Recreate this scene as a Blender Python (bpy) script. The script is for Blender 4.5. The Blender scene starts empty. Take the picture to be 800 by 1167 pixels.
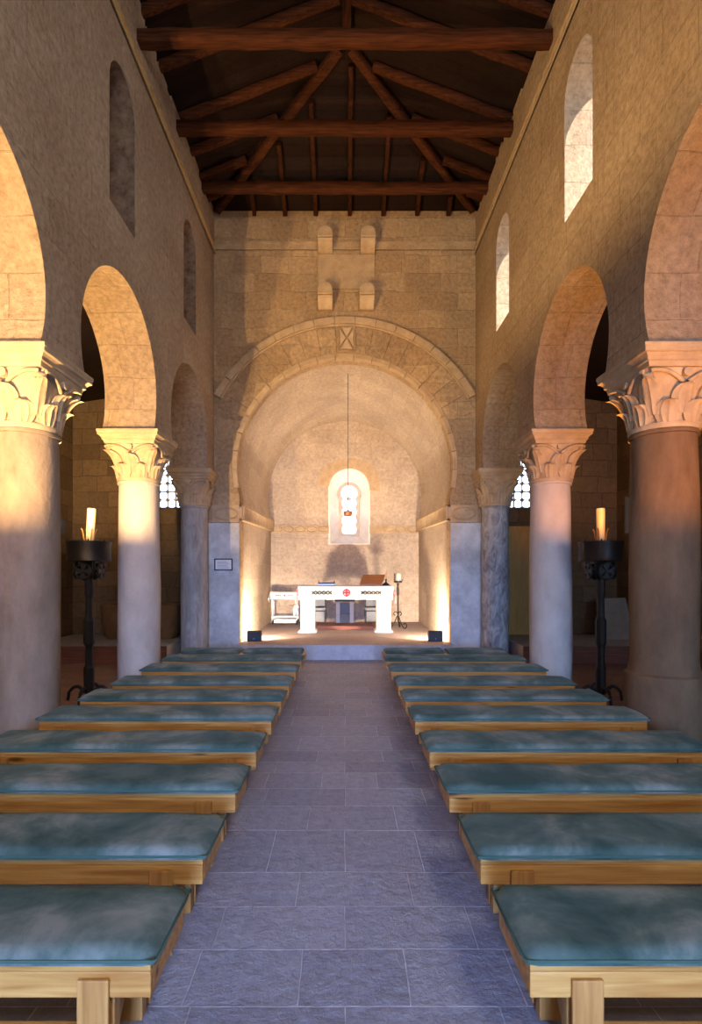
import bpy, bmesh, math, random
from mathutils import Vector, Matrix
from mathutils.geometry import delaunay_2d_cdt

random.seed(7)
PI = math.pi
sc = bpy.context.scene
COL = sc.collection

# ------------------------------------------------------------------ camera
cam_d = bpy.data.cameras.new('camera')
cam = bpy.data.objects.new('camera', cam_d)
COL.objects.link(cam)
cam.location = (0, 0, 1.75)
cam.rotation_euler = (PI / 2, 0, 0)
cam_d.sensor_fit = 'HORIZONTAL'
cam_d.sensor_width = 36
cam_d.lens = 630 / 800 * 36
cam_d.shift_x = 7 / 800
cam_d.shift_y = -69.5 / 800 * -1
cam_d.clip_start = 0.05
sc.camera = cam

# ------------------------------------------------------------------ world
w = bpy.data.worlds.new('sky')
sc.world = w
w.use_nodes = True
bg = w.node_tree.nodes['Background']
bg.inputs[0].default_value = (0.66, 0.80, 1.0, 1)
bg.inputs[1].default_value = 6.5

sc.view_settings.view_transform = 'Standard'
sc.view_settings.look = 'None'
sc.view_settings.gamma = 1
sc.view_settings.use_curve_mapping = False
sc.view_settings.exposure = 0.3
sc.cycles.use_denoising = True
sc.cycles.max_bounces = 8
sc.cycles.diffuse_bounces = 6
sc.cycles.sample_clamp_indirect = 6


def light(name, kind, loc, energy, color, rot=None, direction=None, **kw):
    d = bpy.data.lights.new(name, kind)
    d.energy = energy
    d.color = color
    for k, v in kw.items():
        setattr(d, k, v)
    o = bpy.data.objects.new(name, d)
    o.location = loc
    if direction is not None:
        o.rotation_euler = Vector(direction).to_track_quat('-Z', 'Y').to_euler()
    elif rot:
        o.rotation_euler = rot
    COL.objects.link(o)
    return o


# afternoon sun outside, entering the south clerestory slits
light('sun', 'SUN', (20, -20, 20), 9.0, (1.0, 0.93, 0.82), direction=(-0.62, 0.66, -0.42), angle=0.01)
# cool daylight through the west doorway behind the camera
light('door_daylight', 'AREA', (0, -13, 3.2), 4600, (0.23, 0.42, 1.0), direction=(0, 1, -0.02),
      shape='RECTANGLE', size=5, size_y=3)
# added fill lamp high behind the camera, brightening the left nave wall
light('west_fill', 'AREA', (2.1, -4.2, 7.0), 300, (1.0, 0.88, 0.78), direction=(-0.35, 1, -0.2),
      shape='RECTANGLE', size=1.6, size_y=1.6)
light('south_aisle_fill', 'AREA', (5.2, -3.9, 2.6), 200, (0.4, 0.66, 1.0), direction=(0, 1, 0),  # added lamp: cool fill for the dim right aisle
      shape='RECTANGLE', size=0.8, size_y=1.4)
light('north_aisle_fill', 'AREA', (-5.2, -3.9, 2.6), 50, (0.9, 0.8, 0.7), direction=(0, 1, 0),  # added lamp: faint warm fill for the left aisle
      shape='RECTANGLE', size=0.8, size_y=1.4)

# ------------------------------------------------------------------ materials


def nodes_of(name, rough=0.8):
    m = bpy.data.materials.new(name)
    m.use_nodes = True
    nt = m.node_tree
    b = nt.nodes['Principled BSDF']
    b.inputs['Roughness'].default_value = rough
    return m, nt, b


def N(nt, t, **kw):
    n = nt.nodes.new(t)
    for k, v in kw.items():
        if k.startswith('in_'):
            n.inputs[int(k[3:])].default_value = v
        else:
            setattr(n, k, v)
    return n


def ramp(nt, fac, stops):
    r = nt.nodes.new('ShaderNodeValToRGB')
    el = r.color_ramp.elements
    while len(el) < len(stops):
        el.new(0.5)
    for e, (p, c) in zip(el, stops):
        e.position = p
        e.color = (c[0], c[1], c[2], 1) if len(c) == 3 else c
    nt.links.new(fac, r.inputs[0])
    return r


def mix(nt, fac, a, b, mode='MIX'):
    m = nt.nodes.new('ShaderNodeMix')
    m.data_type = 'RGBA'
    m.blend_type = mode
    for sock, v in ((m.inputs[0], fac), (m.inputs[6], a), (m.inputs[7], b)):
        if hasattr(v, 'is_output'):
            nt.links.new(v, sock)
        elif isinstance(v, (int, float)):
            sock.default_value = v
        else:
            sock.default_value = (v[0], v[1], v[2], 1)
    return m.outputs[2]


def masonry(name, c1, c2, mortar, bw=0.8, bh=0.42, msize=0.012, stain=(0.2, 0.13, 0.08), stain_amt=0.35,
            bump=0.35, wobble=0.05, rough=0.85, grain=0.5, spec=0.2):
    m, nt, b = nodes_of(name, rough)
    L = nt.links.new
    b.inputs['Specular IOR Level'].default_value = spec
    uv = N(nt, 'ShaderNodeUVMap')
    n0 = N(nt, 'ShaderNodeTexNoise', noise_dimensions='3D')
    n0.inputs['Scale'].default_value = 1.3
    n0.inputs['Detail'].default_value = 3
    L(uv.outputs[0], n0.inputs['Vector'])
    sub = N(nt, 'ShaderNodeVectorMath', operation='SUBTRACT')
    L(n0.outputs['Color'], sub.inputs[0])
    sub.inputs[1].default_value = (0.5, 0.5, 0.5)
    scl = N(nt, 'ShaderNodeVectorMath', operation='SCALE')
    L(sub.outputs[0], scl.inputs[0])
    scl.inputs['Scale'].default_value = wobble * 2
    add = N(nt, 'ShaderNodeVectorMath', operation='ADD')
    L(uv.outputs[0], add.inputs[0])
    L(scl.outputs[0], add.inputs[1])
    br = N(nt, 'ShaderNodeTexBrick', offset=0.42, squash=0.75, squash_frequency=3)
    L(add.outputs[0], br.inputs['Vector'])
    br.inputs['Color1'].default_value = (*c1, 1)
    br.inputs['Color2'].default_value = (*c2, 1)
    br.inputs['Mortar'].default_value = (*mortar, 1)
    br.inputs['Scale'].default_value = 1
    br.inputs['Mortar Size'].default_value = msize
    br.inputs['Mortar Smooth'].default_value = 0.4
    br.inputs['Bias'].default_value = 0.0
    br.inputs['Brick Width'].default_value = bw
    br.inputs['Row Height'].default_value = bh
    ge = N(nt, 'ShaderNodeTexCoord')
    n1 = N(nt, 'ShaderNodeTexNoise')
    n1.inputs['Scale'].default_value = 0.9
    n1.inputs['Detail'].default_value = 6
    n1.inputs['Roughness'].default_value = 0.62
    L(ge.outputs['Object'], n1.inputs['Vector'])
    r1 = ramp(nt, n1.outputs['Fac'], [(0.42, (0, 0, 0)), (0.68, (1, 1, 1))])
    st = N(nt, 'ShaderNodeMath', operation='MULTIPLY')
    L(r1.outputs[0], st.inputs[0])
    st.inputs[1].default_value = stain_amt
    c = mix(nt, st.outputs[0], br.outputs['Color'], stain)
    n2 = N(nt, 'ShaderNodeTexNoise')
    n2.inputs['Scale'].default_value = 14
    n2.inputs['Detail'].default_value = 8
    n2.inputs['Roughness'].default_value = 0.7
    L(ge.outputs['Object'], n2.inputs['Vector'])
    r2 = ramp(nt, n2.outputs['Fac'], [(0.3, (1 - grain * 0.6,) * 3), (0.62, (1.0,) * 3)])
    c = mix(nt, 1.0, c, r2.outputs[0], 'MULTIPLY')
    L(c, b.inputs['Base Color'])
    inv = N(nt, 'ShaderNodeMath', operation='MULTIPLY_ADD')
    L(br.outputs['Fac'], inv.inputs[0])
    inv.inputs[1].default_value = -0.7
    L(n2.outputs['Fac'], inv.inputs[2])
    bp = N(nt, 'ShaderNodeBump')
    bp.inputs['Strength'].default_value = bump
    bp.inputs['Distance'].default_value = 0.03
    L(inv.outputs[0], bp.inputs['Height'])
    L(bp.outputs[0], b.inputs['Normal'])
    return m


def rough_stone(name, c1, c2, scale=3.0, bump=0.3, vein=None, rough=0.75, stretch=(1, 1, 1), spec=0.15, dist=0.0):
    m, nt, b = nodes_of(name, rough)
    L = nt.links.new
    b.inputs['Specular IOR Level'].default_value = spec
    tc = N(nt, 'ShaderNodeTexCoord')
    mp = N(nt, 'ShaderNodeMapping')
    mp.inputs['Scale'].default_value = stretch
    L(tc.outputs['Object'], mp.inputs[0])
    n1 = N(nt, 'ShaderNodeTexNoise')
    n1.inputs['Scale'].default_value = scale
    n1.inputs['Distortion'].default_value = dist
    n1.inputs['Detail'].default_value = 7
    n1.inputs['Roughness'].default_value = 0.65
    L(mp.outputs[0], n1.inputs['Vector'])
    r = ramp(nt, n1.outputs['Fac'], [(0.3, c1), (0.7, c2)])
    c = r.outputs[0]
    if vein:
        wv = N(nt, 'ShaderNodeTexWave', wave_type='BANDS', bands_direction='DIAGONAL')
        wv.inputs['Scale'].default_value = 3.4
        wv.inputs['Distortion'].default_value = 16
        wv.inputs['Detail'].default_value = 5
        wv.inputs['Detail Scale'].default_value = 1.6
        L(mp.outputs[0], wv.inputs['Vector'])
        rv = ramp(nt, wv.outputs['Fac'], [(0.02, (0.25, 0.25, 0.25)), (0.35, (1, 1, 1))])
        c = mix(nt, rv.outputs[0], vein, c)
    L(c, b.inputs['Base Color'])
    n2 = N(nt, 'ShaderNodeTexNoise')
    n2.inputs['Scale'].default_value = 22
    n2.inputs['Detail'].default_value = 8
    L(tc.outputs['Object'], n2.inputs['Vector'])
    bp = N(nt, 'ShaderNodeBump')
    bp.inputs['Strength'].default_value = bump
    bp.inputs['Distance'].default_value = 0.02
    L(n2.outputs['Fac'], bp.inputs['Height'])
    L(bp.outputs[0], b.inputs['Normal'])
    return m


def wood(name, c1, c2, axis=0, rough=0.5, scale=3.0, knots=False, bump=0.15, spec=0.35):
    m, nt, b = nodes_of(name, rough)
    b.inputs['Specular IOR Level'].default_value = spec
    L = nt.links.new
    tc = N(nt, 'ShaderNodeTexCoord')
    oi = N(nt, 'ShaderNodeObjectInfo')
    off = N(nt, 'ShaderNodeVectorMath', operation='SCALE')
    off.inputs[0].default_value = (13, 7, 5)
    L(oi.outputs['Random'], off.inputs['Scale'])
    ad = N(nt, 'ShaderNodeVectorMath', operation='ADD')
    L(tc.outputs['Object'], ad.inputs[0])
    L(off.outputs[0], ad.inputs[1])
    mp = N(nt, 'ShaderNodeMapping')
    s = [12, 12, 12]
    s[axis] = 0.8
    mp.inputs['Scale'].default_value = s
    L(ad.outputs[0], mp.inputs[0])
    n1 = N(nt, 'ShaderNodeTexNoise')
    n1.inputs['Scale'].default_value = scale
    n1.inputs['Detail'].default_value = 5
    n1.inputs['Distortion'].default_value = 0.4
    L(mp.outputs[0], n1.inputs['Vector'])
    r = ramp(nt, n1.outputs['Fac'], [(0.3, c1), (0.7, c2)])
    c = r.outputs[0]
    if knots:
        mk = N(nt, 'ShaderNodeMapping')
        k = [9, 9, 9]
        k[axis] = 2.6
        mk.inputs['Scale'].default_value = k
        L(ad.outputs[0], mk.inputs[0])
        vo = N(nt, 'ShaderNodeTexVoronoi')
        vo.inputs['Scale'].default_value = 0.55
        L(mk.outputs[0], vo.inputs['Vector'])
        rk = ramp(nt, vo.outputs['Distance'], [(0.06, (1, 1, 1)), (0.13, (0, 0, 0))])
        c = mix(nt, rk.outputs[0], c, (c1[0] * 0.3, c1[1] * 0.25, c1[2] * 0.2))
    L(c, b.inputs['Base Color'])
    bp = N(nt, 'ShaderNodeBump')
    bp.inputs['Strength'].default_value = bump
    bp.inputs['Distance'].default_value = 0.01
    L(n1.outputs['Fac'], bp.inputs['Height'])
    L(bp.outputs[0], b.inputs['Normal'])
    return m


def plain(name, c, rough=0.5, metal=0.0, noise=0.15, emit=None, estr=0):
    m, nt, b = nodes_of(name, rough)
    L = nt.links.new
    tc = N(nt, 'ShaderNodeTexCoord')
    n1 = N(nt, 'ShaderNodeTexNoise')
    n1.inputs['Scale'].default_value = 18
    n1.inputs['Detail'].default_value = 4
    L(tc.outputs['Object'], n1.inputs['Vector'])
    r = ramp(nt, n1.outputs['Fac'], [(0.3, tuple(x * (1 - noise) for x in c)), (0.7, c)])
    L(r.outputs[0], b.inputs['Base Color'])
    b.inputs['Metallic'].default_value = metal
    if emit:
        b.inputs['Emission Color'].default_value = (*emit, 1)
        b.inputs['Emission Strength'].default_value = estr
    return m


def velvet(name):
    m, nt, b = nodes_of(name, 0.9)
    L = nt.links.new
    tc = N(nt, 'ShaderNodeTexCoord')
    oi = N(nt, 'ShaderNodeObjectInfo')
    off = N(nt, 'ShaderNodeVectorMath', operation='SCALE')
    off.inputs[0].default_value = (17, 23, 5)
    L(oi.outputs['Random'], off.inputs['Scale'])
    ad = N(nt, 'ShaderNodeVectorMath', operation='ADD')
    L(tc.outputs['Object'], ad.inputs[0])
    L(off.outputs[0], ad.inputs[1])
    n1 = N(nt, 'ShaderNodeTexNoise')
    n1.inputs['Scale'].default_value = 2.3
    n1.inputs['Detail'].default_value = 7
    n1.inputs['Roughness'].default_value = 0.6
    n1.inputs['Distortion'].default_value = 0.3
    L(ad.outputs[0], n1.inputs['Vector'])
    r = ramp(nt, n1.outputs['Fac'], [(0.36, (0.030, 0.064, 0.052)), (0.50, (0.085, 0.125, 0.105)), (0.64, (0.22, 0.245, 0.215))])
    L(r.outputs[0], b.inputs['Base Color'])
    b.inputs['Sheen Weight'].default_value = 0.12
    b.inputs['Sheen Roughness'].default_value = 0.4
    b.inputs['Sheen Tint'].default_value = (0.75, 0.9, 0.8, 1)
    b.inputs['Specular IOR Level'].default_value = 0.1
    n2 = N(nt, 'ShaderNodeTexNoise')
    n2.inputs['Scale'].default_value = 160
    L(tc.outputs['Object'], n2.inputs['Vector'])
    bp = N(nt, 'ShaderNodeBump')
    bp.inputs['Strength'].default_value = 0.25
    bp.inputs['Distance'].default_value = 0.004
    L(n2.outputs['Fac'], bp.inputs['Height'])
    L(bp.outputs[0], b.inputs['Normal'])
    return m


def glass_pane(name):
    m = bpy.data.materials.new(name)
    m.use_nodes = True
    nt = m.node_tree
    nt.nodes.clear()
    out = nt.nodes.new('ShaderNodeOutputMaterial')
    t = nt.nodes.new('ShaderNodeBsdfTransparent')
    t.inputs[0].default_value = (0.95, 0.97, 1, 1)
    g = nt.nodes.new('ShaderNodeBsdfGlossy')
    g.inputs['Roughness'].default_value = 0.1
    mx = nt.nodes.new('ShaderNodeMixShader')
    mx.inputs[0].default_value = 0.06
    nt.links.new(t.outputs[0], mx.inputs[1])
    nt.links.new(g.outputs[0], mx.inputs[2])
    nt.links.new(mx.outputs[0], out.inputs[0])
    return m


M = {}
M['nave'] = masonry('nave_stone', (0.50, 0.38, 0.26), (0.43, 0.32, 0.22), (0.40, 0.30, 0.21), 0.85, 0.44, 0.006,
                    stain=(0.30, 0.20, 0.12), stain_amt=0.5, bump=0.9, grain=0.75)
M['east'] = masonry('east_stone', (0.58, 0.42, 0.25), (0.42, 0.29, 0.17), (0.50, 0.39, 0.26), 0.78, 0.38, 0.008,
                    stain=(0.27, 0.2, 0.13), stain_amt=0.45, bump=0.9, wobble=0.10, grain=0.75)
M['apse'] = masonry('apse_stone', (0.56, 0.46, 0.36), (0.48, 0.39, 0.30), (0.58, 0.50, 0.40), 0.8, 0.40, 0.006,
                    stain=(0.38, 0.30, 0.24), stain_amt=0.6, bump=0.6, wobble=0.08, grain=0.6)
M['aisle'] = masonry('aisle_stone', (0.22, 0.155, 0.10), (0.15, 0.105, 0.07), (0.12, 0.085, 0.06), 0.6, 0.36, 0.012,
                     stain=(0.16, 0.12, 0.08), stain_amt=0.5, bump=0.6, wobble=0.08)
M['flag'] = masonry('flagstone', (0.42, 0.43, 0.50), (0.31, 0.32, 0.39), (0.68, 0.68, 0.74), 0.62, 0.37, 0.004,
                    stain=(0.26, 0.22, 0.24), stain_amt=0.35, bump=0.9, wobble=0.014, rough=0.5, grain=0.5, spec=0.5)
M['brickfloor'] = masonry('aisle_paving', (0.34, 0.20, 0.15), (0.26, 0.16, 0.12), (0.3, 0.22, 0.18), 0.5, 0.3, 0.006,
                          stain=(0.2, 0.13, 0.1), stain_amt=0.4, bump=0.2, wobble=0.01, rough=0.7)
M['apsefloor'] = masonry('apse_paving', (0.46, 0.39, 0.38), (0.38, 0.32, 0.31), (0.46, 0.41, 0.4), 0.6, 0.4, 0.006,
                         stain=(0.25, 0.18, 0.16), stain_amt=0.4, bump=0.2, wobble=0.01, rough=0.6)
M['step'] = rough_stone('step_stone', (0.36, 0.36, 0.38), (0.54, 0.54, 0.56), 6, 0.4)
M['carved'] = rough_stone('carved_stone', (0.36, 0.26, 0.16), (0.52, 0.40, 0.26), 5, 0.4, spec=0.1)
M['pale'] = rough_stone('daylit_pale_stone', (0.66, 0.62, 0.57), (0.80, 0.77, 0.72), 5, 0.25, spec=0.1)  # pale dressed stone, with daylight on the splay put into the colour
M['lit_plaster'] = rough_stone('lit_pier_plaster', (0.36, 0.36, 0.36), (0.74, 0.74, 0.74), 2.2, 0.35, spec=0.1)  # pale plaster, lightened further to stand in for door daylight
M['shaft_brown'] = rough_stone('brown_column_stone', (0.10, 0.06, 0.033), (0.22, 0.14, 0.08), 2.5, 0.4, stretch=(1, 1, 0.4), spec=0.1)
M['frieze'] = rough_stone('frieze_stone', (0.44, 0.30, 0.13), (0.58, 0.42, 0.20), 6, 0.4)
M['shaft'] = rough_stone('column_stone', (0.42, 0.36, 0.31), (0.56, 0.49, 0.43), 4, 0.25, stretch=(1, 1, 0.5))
M['shaft_old'] = rough_stone('old_column_stone', (0.15, 0.11, 0.08), (0.32, 0.25, 0.19), 2.5, 0.4, stretch=(1, 1, 0.4))
M['marble'] = rough_stone('veined_marble', (0.10, 0.10, 0.105), (0.52, 0.50, 0.48), 3.2, 0.15, rough=0.5, stretch=(1.6, 1.6, 0.7), dist=2.6)
M['greystone'] = rough_stone('grey_streaked_stone', (0.22, 0.20, 0.19), (0.44, 0.41, 0.39), 4, 0.2, rough=0.6, stretch=(2, 2, 0.5), dist=1.0)
M['darkwood'] = wood('dark_roof_timber', (0.026, 0.009, 0.004), (0.085, 0.028, 0.011), axis=0, rough=0.8, spec=0.06)
M['darkwood_y'] = wood('dark_rafter_timber', (0.020, 0.007, 0.003), (0.06, 0.02, 0.008), axis=1, rough=0.8, spec=0.06)
M['board'] = masonry('roof_boarding', (0.018, 0.006, 0.003), (0.010, 0.0035, 0.002), (0.003, 0.0015, 0.001), 2.4, 0.17, 0.006,
                     stain=(0.02, 0.01, 0.006), stain_amt=0.5, bump=0.4, wobble=0.006)
M['pine'] = wood('pine_bench_wood', (0.38, 0.155, 0.03), (0.64, 0.36, 0.10), axis=0, rough=0.42, knots=True)
M['pine_z'] = wood('pine_leg_wood', (0.36, 0.16, 0.04), (0.54, 0.28, 0.08), axis=2, rough=0.42)
M['doorwood'] = wood('yellow_door_wood', (0.50, 0.28, 0.07), (0.64, 0.38, 0.11), axis=2, rough=0.5)
M['bookwood'] = wood('brown_stand_wood', (0.36, 0.13, 0.04), (0.50, 0.22, 0.07), axis=0, rough=0.4)
M['redwood'] = wood('dark_red_wood', (0.12, 0.045, 0.035), (0.2, 0.08, 0.06), axis=0, rough=0.6)
M['velvet'] = velvet('teal_velvet')
M['piping'] = plain('teal_piping', (0.04, 0.10, 0.075), 0.8)
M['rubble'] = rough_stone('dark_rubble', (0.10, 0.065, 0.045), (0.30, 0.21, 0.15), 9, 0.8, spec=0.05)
M['keyground'] = rough_stone('keystone_ground', (0.30, 0.21, 0.12), (0.42, 0.31, 0.19), 8, 0.4, spec=0.05)
M['keycross'] = rough_stone('keystone_cross_stone', (0.44, 0.32, 0.21), (0.58, 0.45, 0.31), 8, 0.3, spec=0.05)
M['iron'] = plain('wrought_iron', (0.022, 0.022, 0.026), 0.45, 0.6)
M['black'] = plain('black_enamel', (0.012, 0.012, 0.016), 0.5)
M['wax'] = plain('candle_wax', (0.82, 0.70, 0.48), 0.5, noise=0.05)
M['waxwhite'] = plain('white_candle_wax', (0.9, 0.86, 0.72), 0.5, noise=0.05)
M['white'] = plain('white_altar_stone', (0.66, 0.65, 0.67), 0.6, noise=0.06)
M['linen'] = plain('white_linen', (0.68, 0.66, 0.69), 0.85, noise=0.04)
M['lace'] = plain('pale_pink_linen', (0.8, 0.72, 0.74), 0.85, noise=0.05)
M['embro_dark'] = plain('dark_embroidery', (0.08, 0.09, 0.07), 0.9)
M['embro_red'] = plain('red_embroidery', (0.62, 0.05, 0.07), 0.9)
M['greypanel'] = plain('grey_upholstery', (0.26, 0.29, 0.33), 0.8)
M['greencush'] = plain('olive_upholstery', (0.24, 0.26, 0.16), 0.8)
M['steel'] = plain('brushed_metal', (0.42, 0.44, 0.48), 0.4, 0.8)
M['paper'] = plain('white_card', (0.82, 0.82, 0.80), 0.6, noise=0.03)
M['ink'] = plain('grey_print', (0.3, 0.3, 0.32), 0.7)
M['basin'] = rough_stone('basin_stone', (0.15, 0.09, 0.055), (0.24, 0.15, 0.095), 4, 0.3)
M['slab'] = rough_stone('leaning_slab_stone', (0.24, 0.22, 0.20), (0.34, 0.31, 0.28), 5, 0.3)
M['lattice'] = rough_stone('lattice_stone', (0.40, 0.36, 0.33), (0.52, 0.47, 0.43), 6, 0.2)
M['copper'] = plain('copper_lamp', (0.50, 0.22, 0.08), 0.45, 0.6)
M['pane'] = glass_pane('window_glass')
M['bluelens'] = plain('blue_lens', (0.15, 0.3, 0.7), 0.2)
M['lampglass'] = plain('lit_flood_glass', (0.9, 0.8, 0.6), 0.3, emit=(1.0, 0.75, 0.42), estr=6)

# ------------------------------------------------------------------ mesh helper


class MB:
    """collects geometry for ONE mesh object"""

    def __init__(s):
        s.v, s.f, s.uv = [], [], {}

    def add(s, vs, fs, uvs=None):
        b = len(s.v)
        s.v += [Vector(p) for p in vs]
        for i, f in enumerate(fs):
            if uvs and uvs[i]:
                s.uv[len(s.f)] = uvs[i]
            s.f.append([b + k for k in f])
        return s

    def box(s, x0, x1, y0, y1, z0, z1):
        return s.add([(x0, y0, z0), (x1, y0, z0), (x1, y1, z0), (x0, y1, z0), (x0, y0, z1), (x1, y0, z1), (x1, y1, z1), (x0, y1, z1)],
                     [(0, 3, 2, 1), (4, 5, 6, 7), (0, 1, 5, 4), (1, 2, 6, 5), (2, 3, 7, 6), (3, 0, 4, 7)])

    def beam(s, p, q, wid, hei, up=(0, 0, 1)):
        p, q = Vector(p), Vector(q)
        d = (q - p).normalized()
        u = Vector(up)
        sx = d.cross(u).normalized()
        sz = sx.cross(d).normalized()
        vs = []
        for c in (p, q):
            for a, b in ((-1, -1), (1, -1), (1, 1), (-1, 1)):
                vs.append(c + sx * (a * wid / 2) + sz * (b * hei / 2))
        return s.add(vs, [(3, 2, 1, 0), (4, 5, 6, 7), (0, 1, 5, 4), (1, 2, 6, 5), (2, 3, 7, 6), (3, 0, 4, 7)])

    def rough_beam(s, p, q, wid, hei, n=14, jit=0.012):
        """hand-hewn timber: slightly wavering section"""
        p, q = Vector(p), Vector(q)
        d = (q - p).normalized()
        sx = d.cross(Vector((0, 0, 1))).normalized()
        sz = sx.cross(d).normalized()
        vs, fs = [], []
        oct_ = [(-1, -.8), (-.8, -1), (.8, -1), (1, -.8), (1, .8), (.8, 1), (-.8, 1), (-1, .8)]
        for i in range(n + 1):
            c = p.lerp(q, i / n)
            wob = Vector((0, 0, 0)) if i in (0, n) else sx * random.uniform(-jit, jit) + sz * random.uniform(-jit, jit)
            k = 1 + random.uniform(-.07, .07)
            for a, b in oct_:
                vs.append(c + wob + sx * (a * wid / 2 * k) + sz * (b * hei / 2 * k))
        for i in range(n):
            for j in range(8):
                a, b = i * 8 + j, i * 8 + (j + 1) % 8
                fs.append((a, b, b + 8, a + 8))
        fs.append(tuple(range(7, -1, -1)))
        fs.append(tuple(range(n * 8, n * 8 + 8)))
        return s.add(vs, fs)

    def lathe(s, prof, n=32, c=(0, 0), a0=0.0, cap=True, sq=0.0):
        vs, fs = [], []
        for r, z in prof:
            for k in range(n):
                a = a0 + 2 * PI * k / n
                vs.append((c[0] + r * math.cos(a), c[1] + r * math.sin(a), z))
        m = len(prof)
        for i in range(m - 1):
            for k in range(n):
                fs.append((i * n + k, i * n + (k + 1) % n, (i + 1) * n + (k + 1) % n, (i + 1) * n + k))
        if cap:
            fs.append(tuple(range(n - 1, -1, -1)))
            fs.append(tuple((m - 1) * n + k for k in range(n)))
        return s.add(vs, fs)

    def tube(s, pts, r, n=8, radii=None):
        pts = [Vector(p) for p in pts]
        vs, fs = [], []
        up = Vector((0.123, 0.31, 0.94)).normalized()
        for i, p in enumerate(pts):
            d = (pts[min(i + 1, len(pts) - 1)] - pts[max(i - 1, 0)]).normalized()
            sx = d.cross(up)
            if sx.length < 1e-3:
                sx = d.cross(Vector((1, 0, 0)))
            sx.normalize()
            sy = d.cross(sx).normalized()
            rr = radii[i] if radii else r
            for k in range(n):
                a = 2 * PI * k / n
                vs.append(p + sx * (rr * math.cos(a)) + sy * (rr * math.sin(a)))
        for i in range(len(pts) - 1):
            for k in range(n):
                a, b = i * n + k, i * n + (k + 1) % n
                fs.append((a, b, b + n, a + n))
        fs.append(tuple(range(n - 1, -1, -1)))
        fs.append(tuple((len(pts) - 1) * n + k for k in range(n)))
        return s.add(vs, fs)

    def prism(s, poly, fn, d0, d1):
        """polygon (a,b) extruded from d0 to d1; fn(a,b,d)->xyz"""
        n = len(poly)
        vs = [fn(a, b, d0) for a, b in poly] + [fn(a, b, d1) for a, b in poly]
        fs = [tuple(range(n - 1, -1, -1)), tuple(range(n, 2 * n))]
        fs += [(i, (i + 1) % n, (i + 1) % n + n, i + n) for i in range(n)]
        return s.add(vs, fs)

    def plate(s, outer, holes, fn, d0, d1, arc_uv=True, fn_holes=None):
        """wall: outline and holes in (a,b), thickness d0..d1; splayed holes through fn_holes[i](a,b)->(a2,b2) at d1"""
        loops = [outer] + holes
        pts, cons = [], []
        for lp in loops:
            b = len(pts)
            pts += [Vector(p) for p in lp]
            cons += [(b + i, b + (i + 1) % len(lp)) for i in range(len(lp))]

        def fill(points):
            out = delaunay_2d_cdt(points, cons, [], 1, 1e-6)
            tris = []
            for f in out[2]:
                c = sum((out[0][k] for k in f), Vector((0, 0))) / len(f)
                if any(inside(c, [points[j] for j in range(st, st + ln)]) for st, ln in spans):
                    continue
                if not inside(c, points[:len(outer)]):
                    continue
                tris.append(tuple(f))
            return out[0], tris
        spans = []
        b = len(outer)
        for h in holes:
            spans.append((b, len(h)))
            b += len(h)
        pts2 = [p.copy() for p in pts]
        if fn_holes:
            for (st, ln), g in zip(spans, fn_holes):
                if g:
                    for j in range(st, st + ln):
                        pts2[j] = Vector(g(*pts2[j]))
        for P, d in ((pts, d0), (pts2, d1)):
            vv, tr = fill(P)
            s.add([fn(p.x, p.y, d) for p in vv], tr)
        for li, lp in enumerate(loops):
            st = 0 if li == 0 else spans[li - 1][0]
            acc = 0.0
            n = len(lp)
            for i in range(n):
                j = (i + 1) % n
                p, q = pts[st + i], pts[st + j]
                ln = (q - p).length
                p2, q2 = pts2[st + i], pts2[st + j]
                uv = [(d0, acc), (d0, acc + ln), (d1, acc + ln), (d1, acc)] if (arc_uv and ln < 0.3) else None
                s.add([fn(p.x, p.y, d0), fn(q.x, q.y, d0), fn(q2.x, q2.y, d1), fn(p2.x, p2.y, d1)], [(0, 1, 2, 3)], [uv])
                acc += ln
        return s

    def build(s, name, mat, parent=None, bevel=0.0, seg=2, smooth=False, weld=1e-5, loc=None, fix=True):
        me = bpy.data.meshes.new(name)
        me.from_pydata([tuple(p) for p in s.v], [], s.f)
        ul = me.uv_layers.new(name='UVMap')
        for p in me.polygons:
            custom = s.uv.get(p.index)
            nx, ny, nz = (abs(c) for c in p.normal)
            for k, li in enumerate(p.loop_indices):
                if custom:
                    ul.data[li].uv = custom[k]
                    continue
                co = me.vertices[me.loops[li].vertex_index].co
                if nz >= nx and nz >= ny:
                    ul.data[li].uv = (co.x, co.y)
                elif ny >= nx:
                    ul.data[li].uv = (co.x, co.z)
                else:
                    ul.data[li].uv = (co.y, co.z)
        bm = bmesh.new()
        bm.from_mesh(me)
        if weld:
            bmesh.ops.remove_doubles(bm, verts=bm.verts, dist=weld)
        if fix:
            bmesh.ops.recalc_face_normals(bm, faces=bm.faces)
        if bevel:
            ed = [e for e in bm.edges if len(e.link_faces) == 2 and e.calc_face_angle(0) > 0.6]
            bmesh.ops.bevel(bm, geom=ed, offset=bevel, segments=seg, affect='EDGES', profile=0.5, clamp_overlap=True)
        bm.to_mesh(me)
        bm.free()
        if smooth:
            for p in me.polygons:
                p.use_smooth = True
            try:
                me.set_sharp_from_angle(angle=0.8)
            except Exception:
                pass
        me.materials.append(mat)
        o = bpy.data.objects.new(name, me)
        COL.objects.link(o)
        if parent is not None:
            o.parent = parent
        if loc is not None:
            o.location = loc
        return o


def inside(p, poly):
    x, y = p
    r = False
    n = len(poly)
    for i in range(n):
        a, b = poly[i], poly[(i + 1) % n]
        if (a[1] > y) != (b[1] > y) and x < (b[0] - a[0]) * (y - a[1]) / (b[1] - a[1]) + a[0]:
            r = not r
    return r


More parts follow.
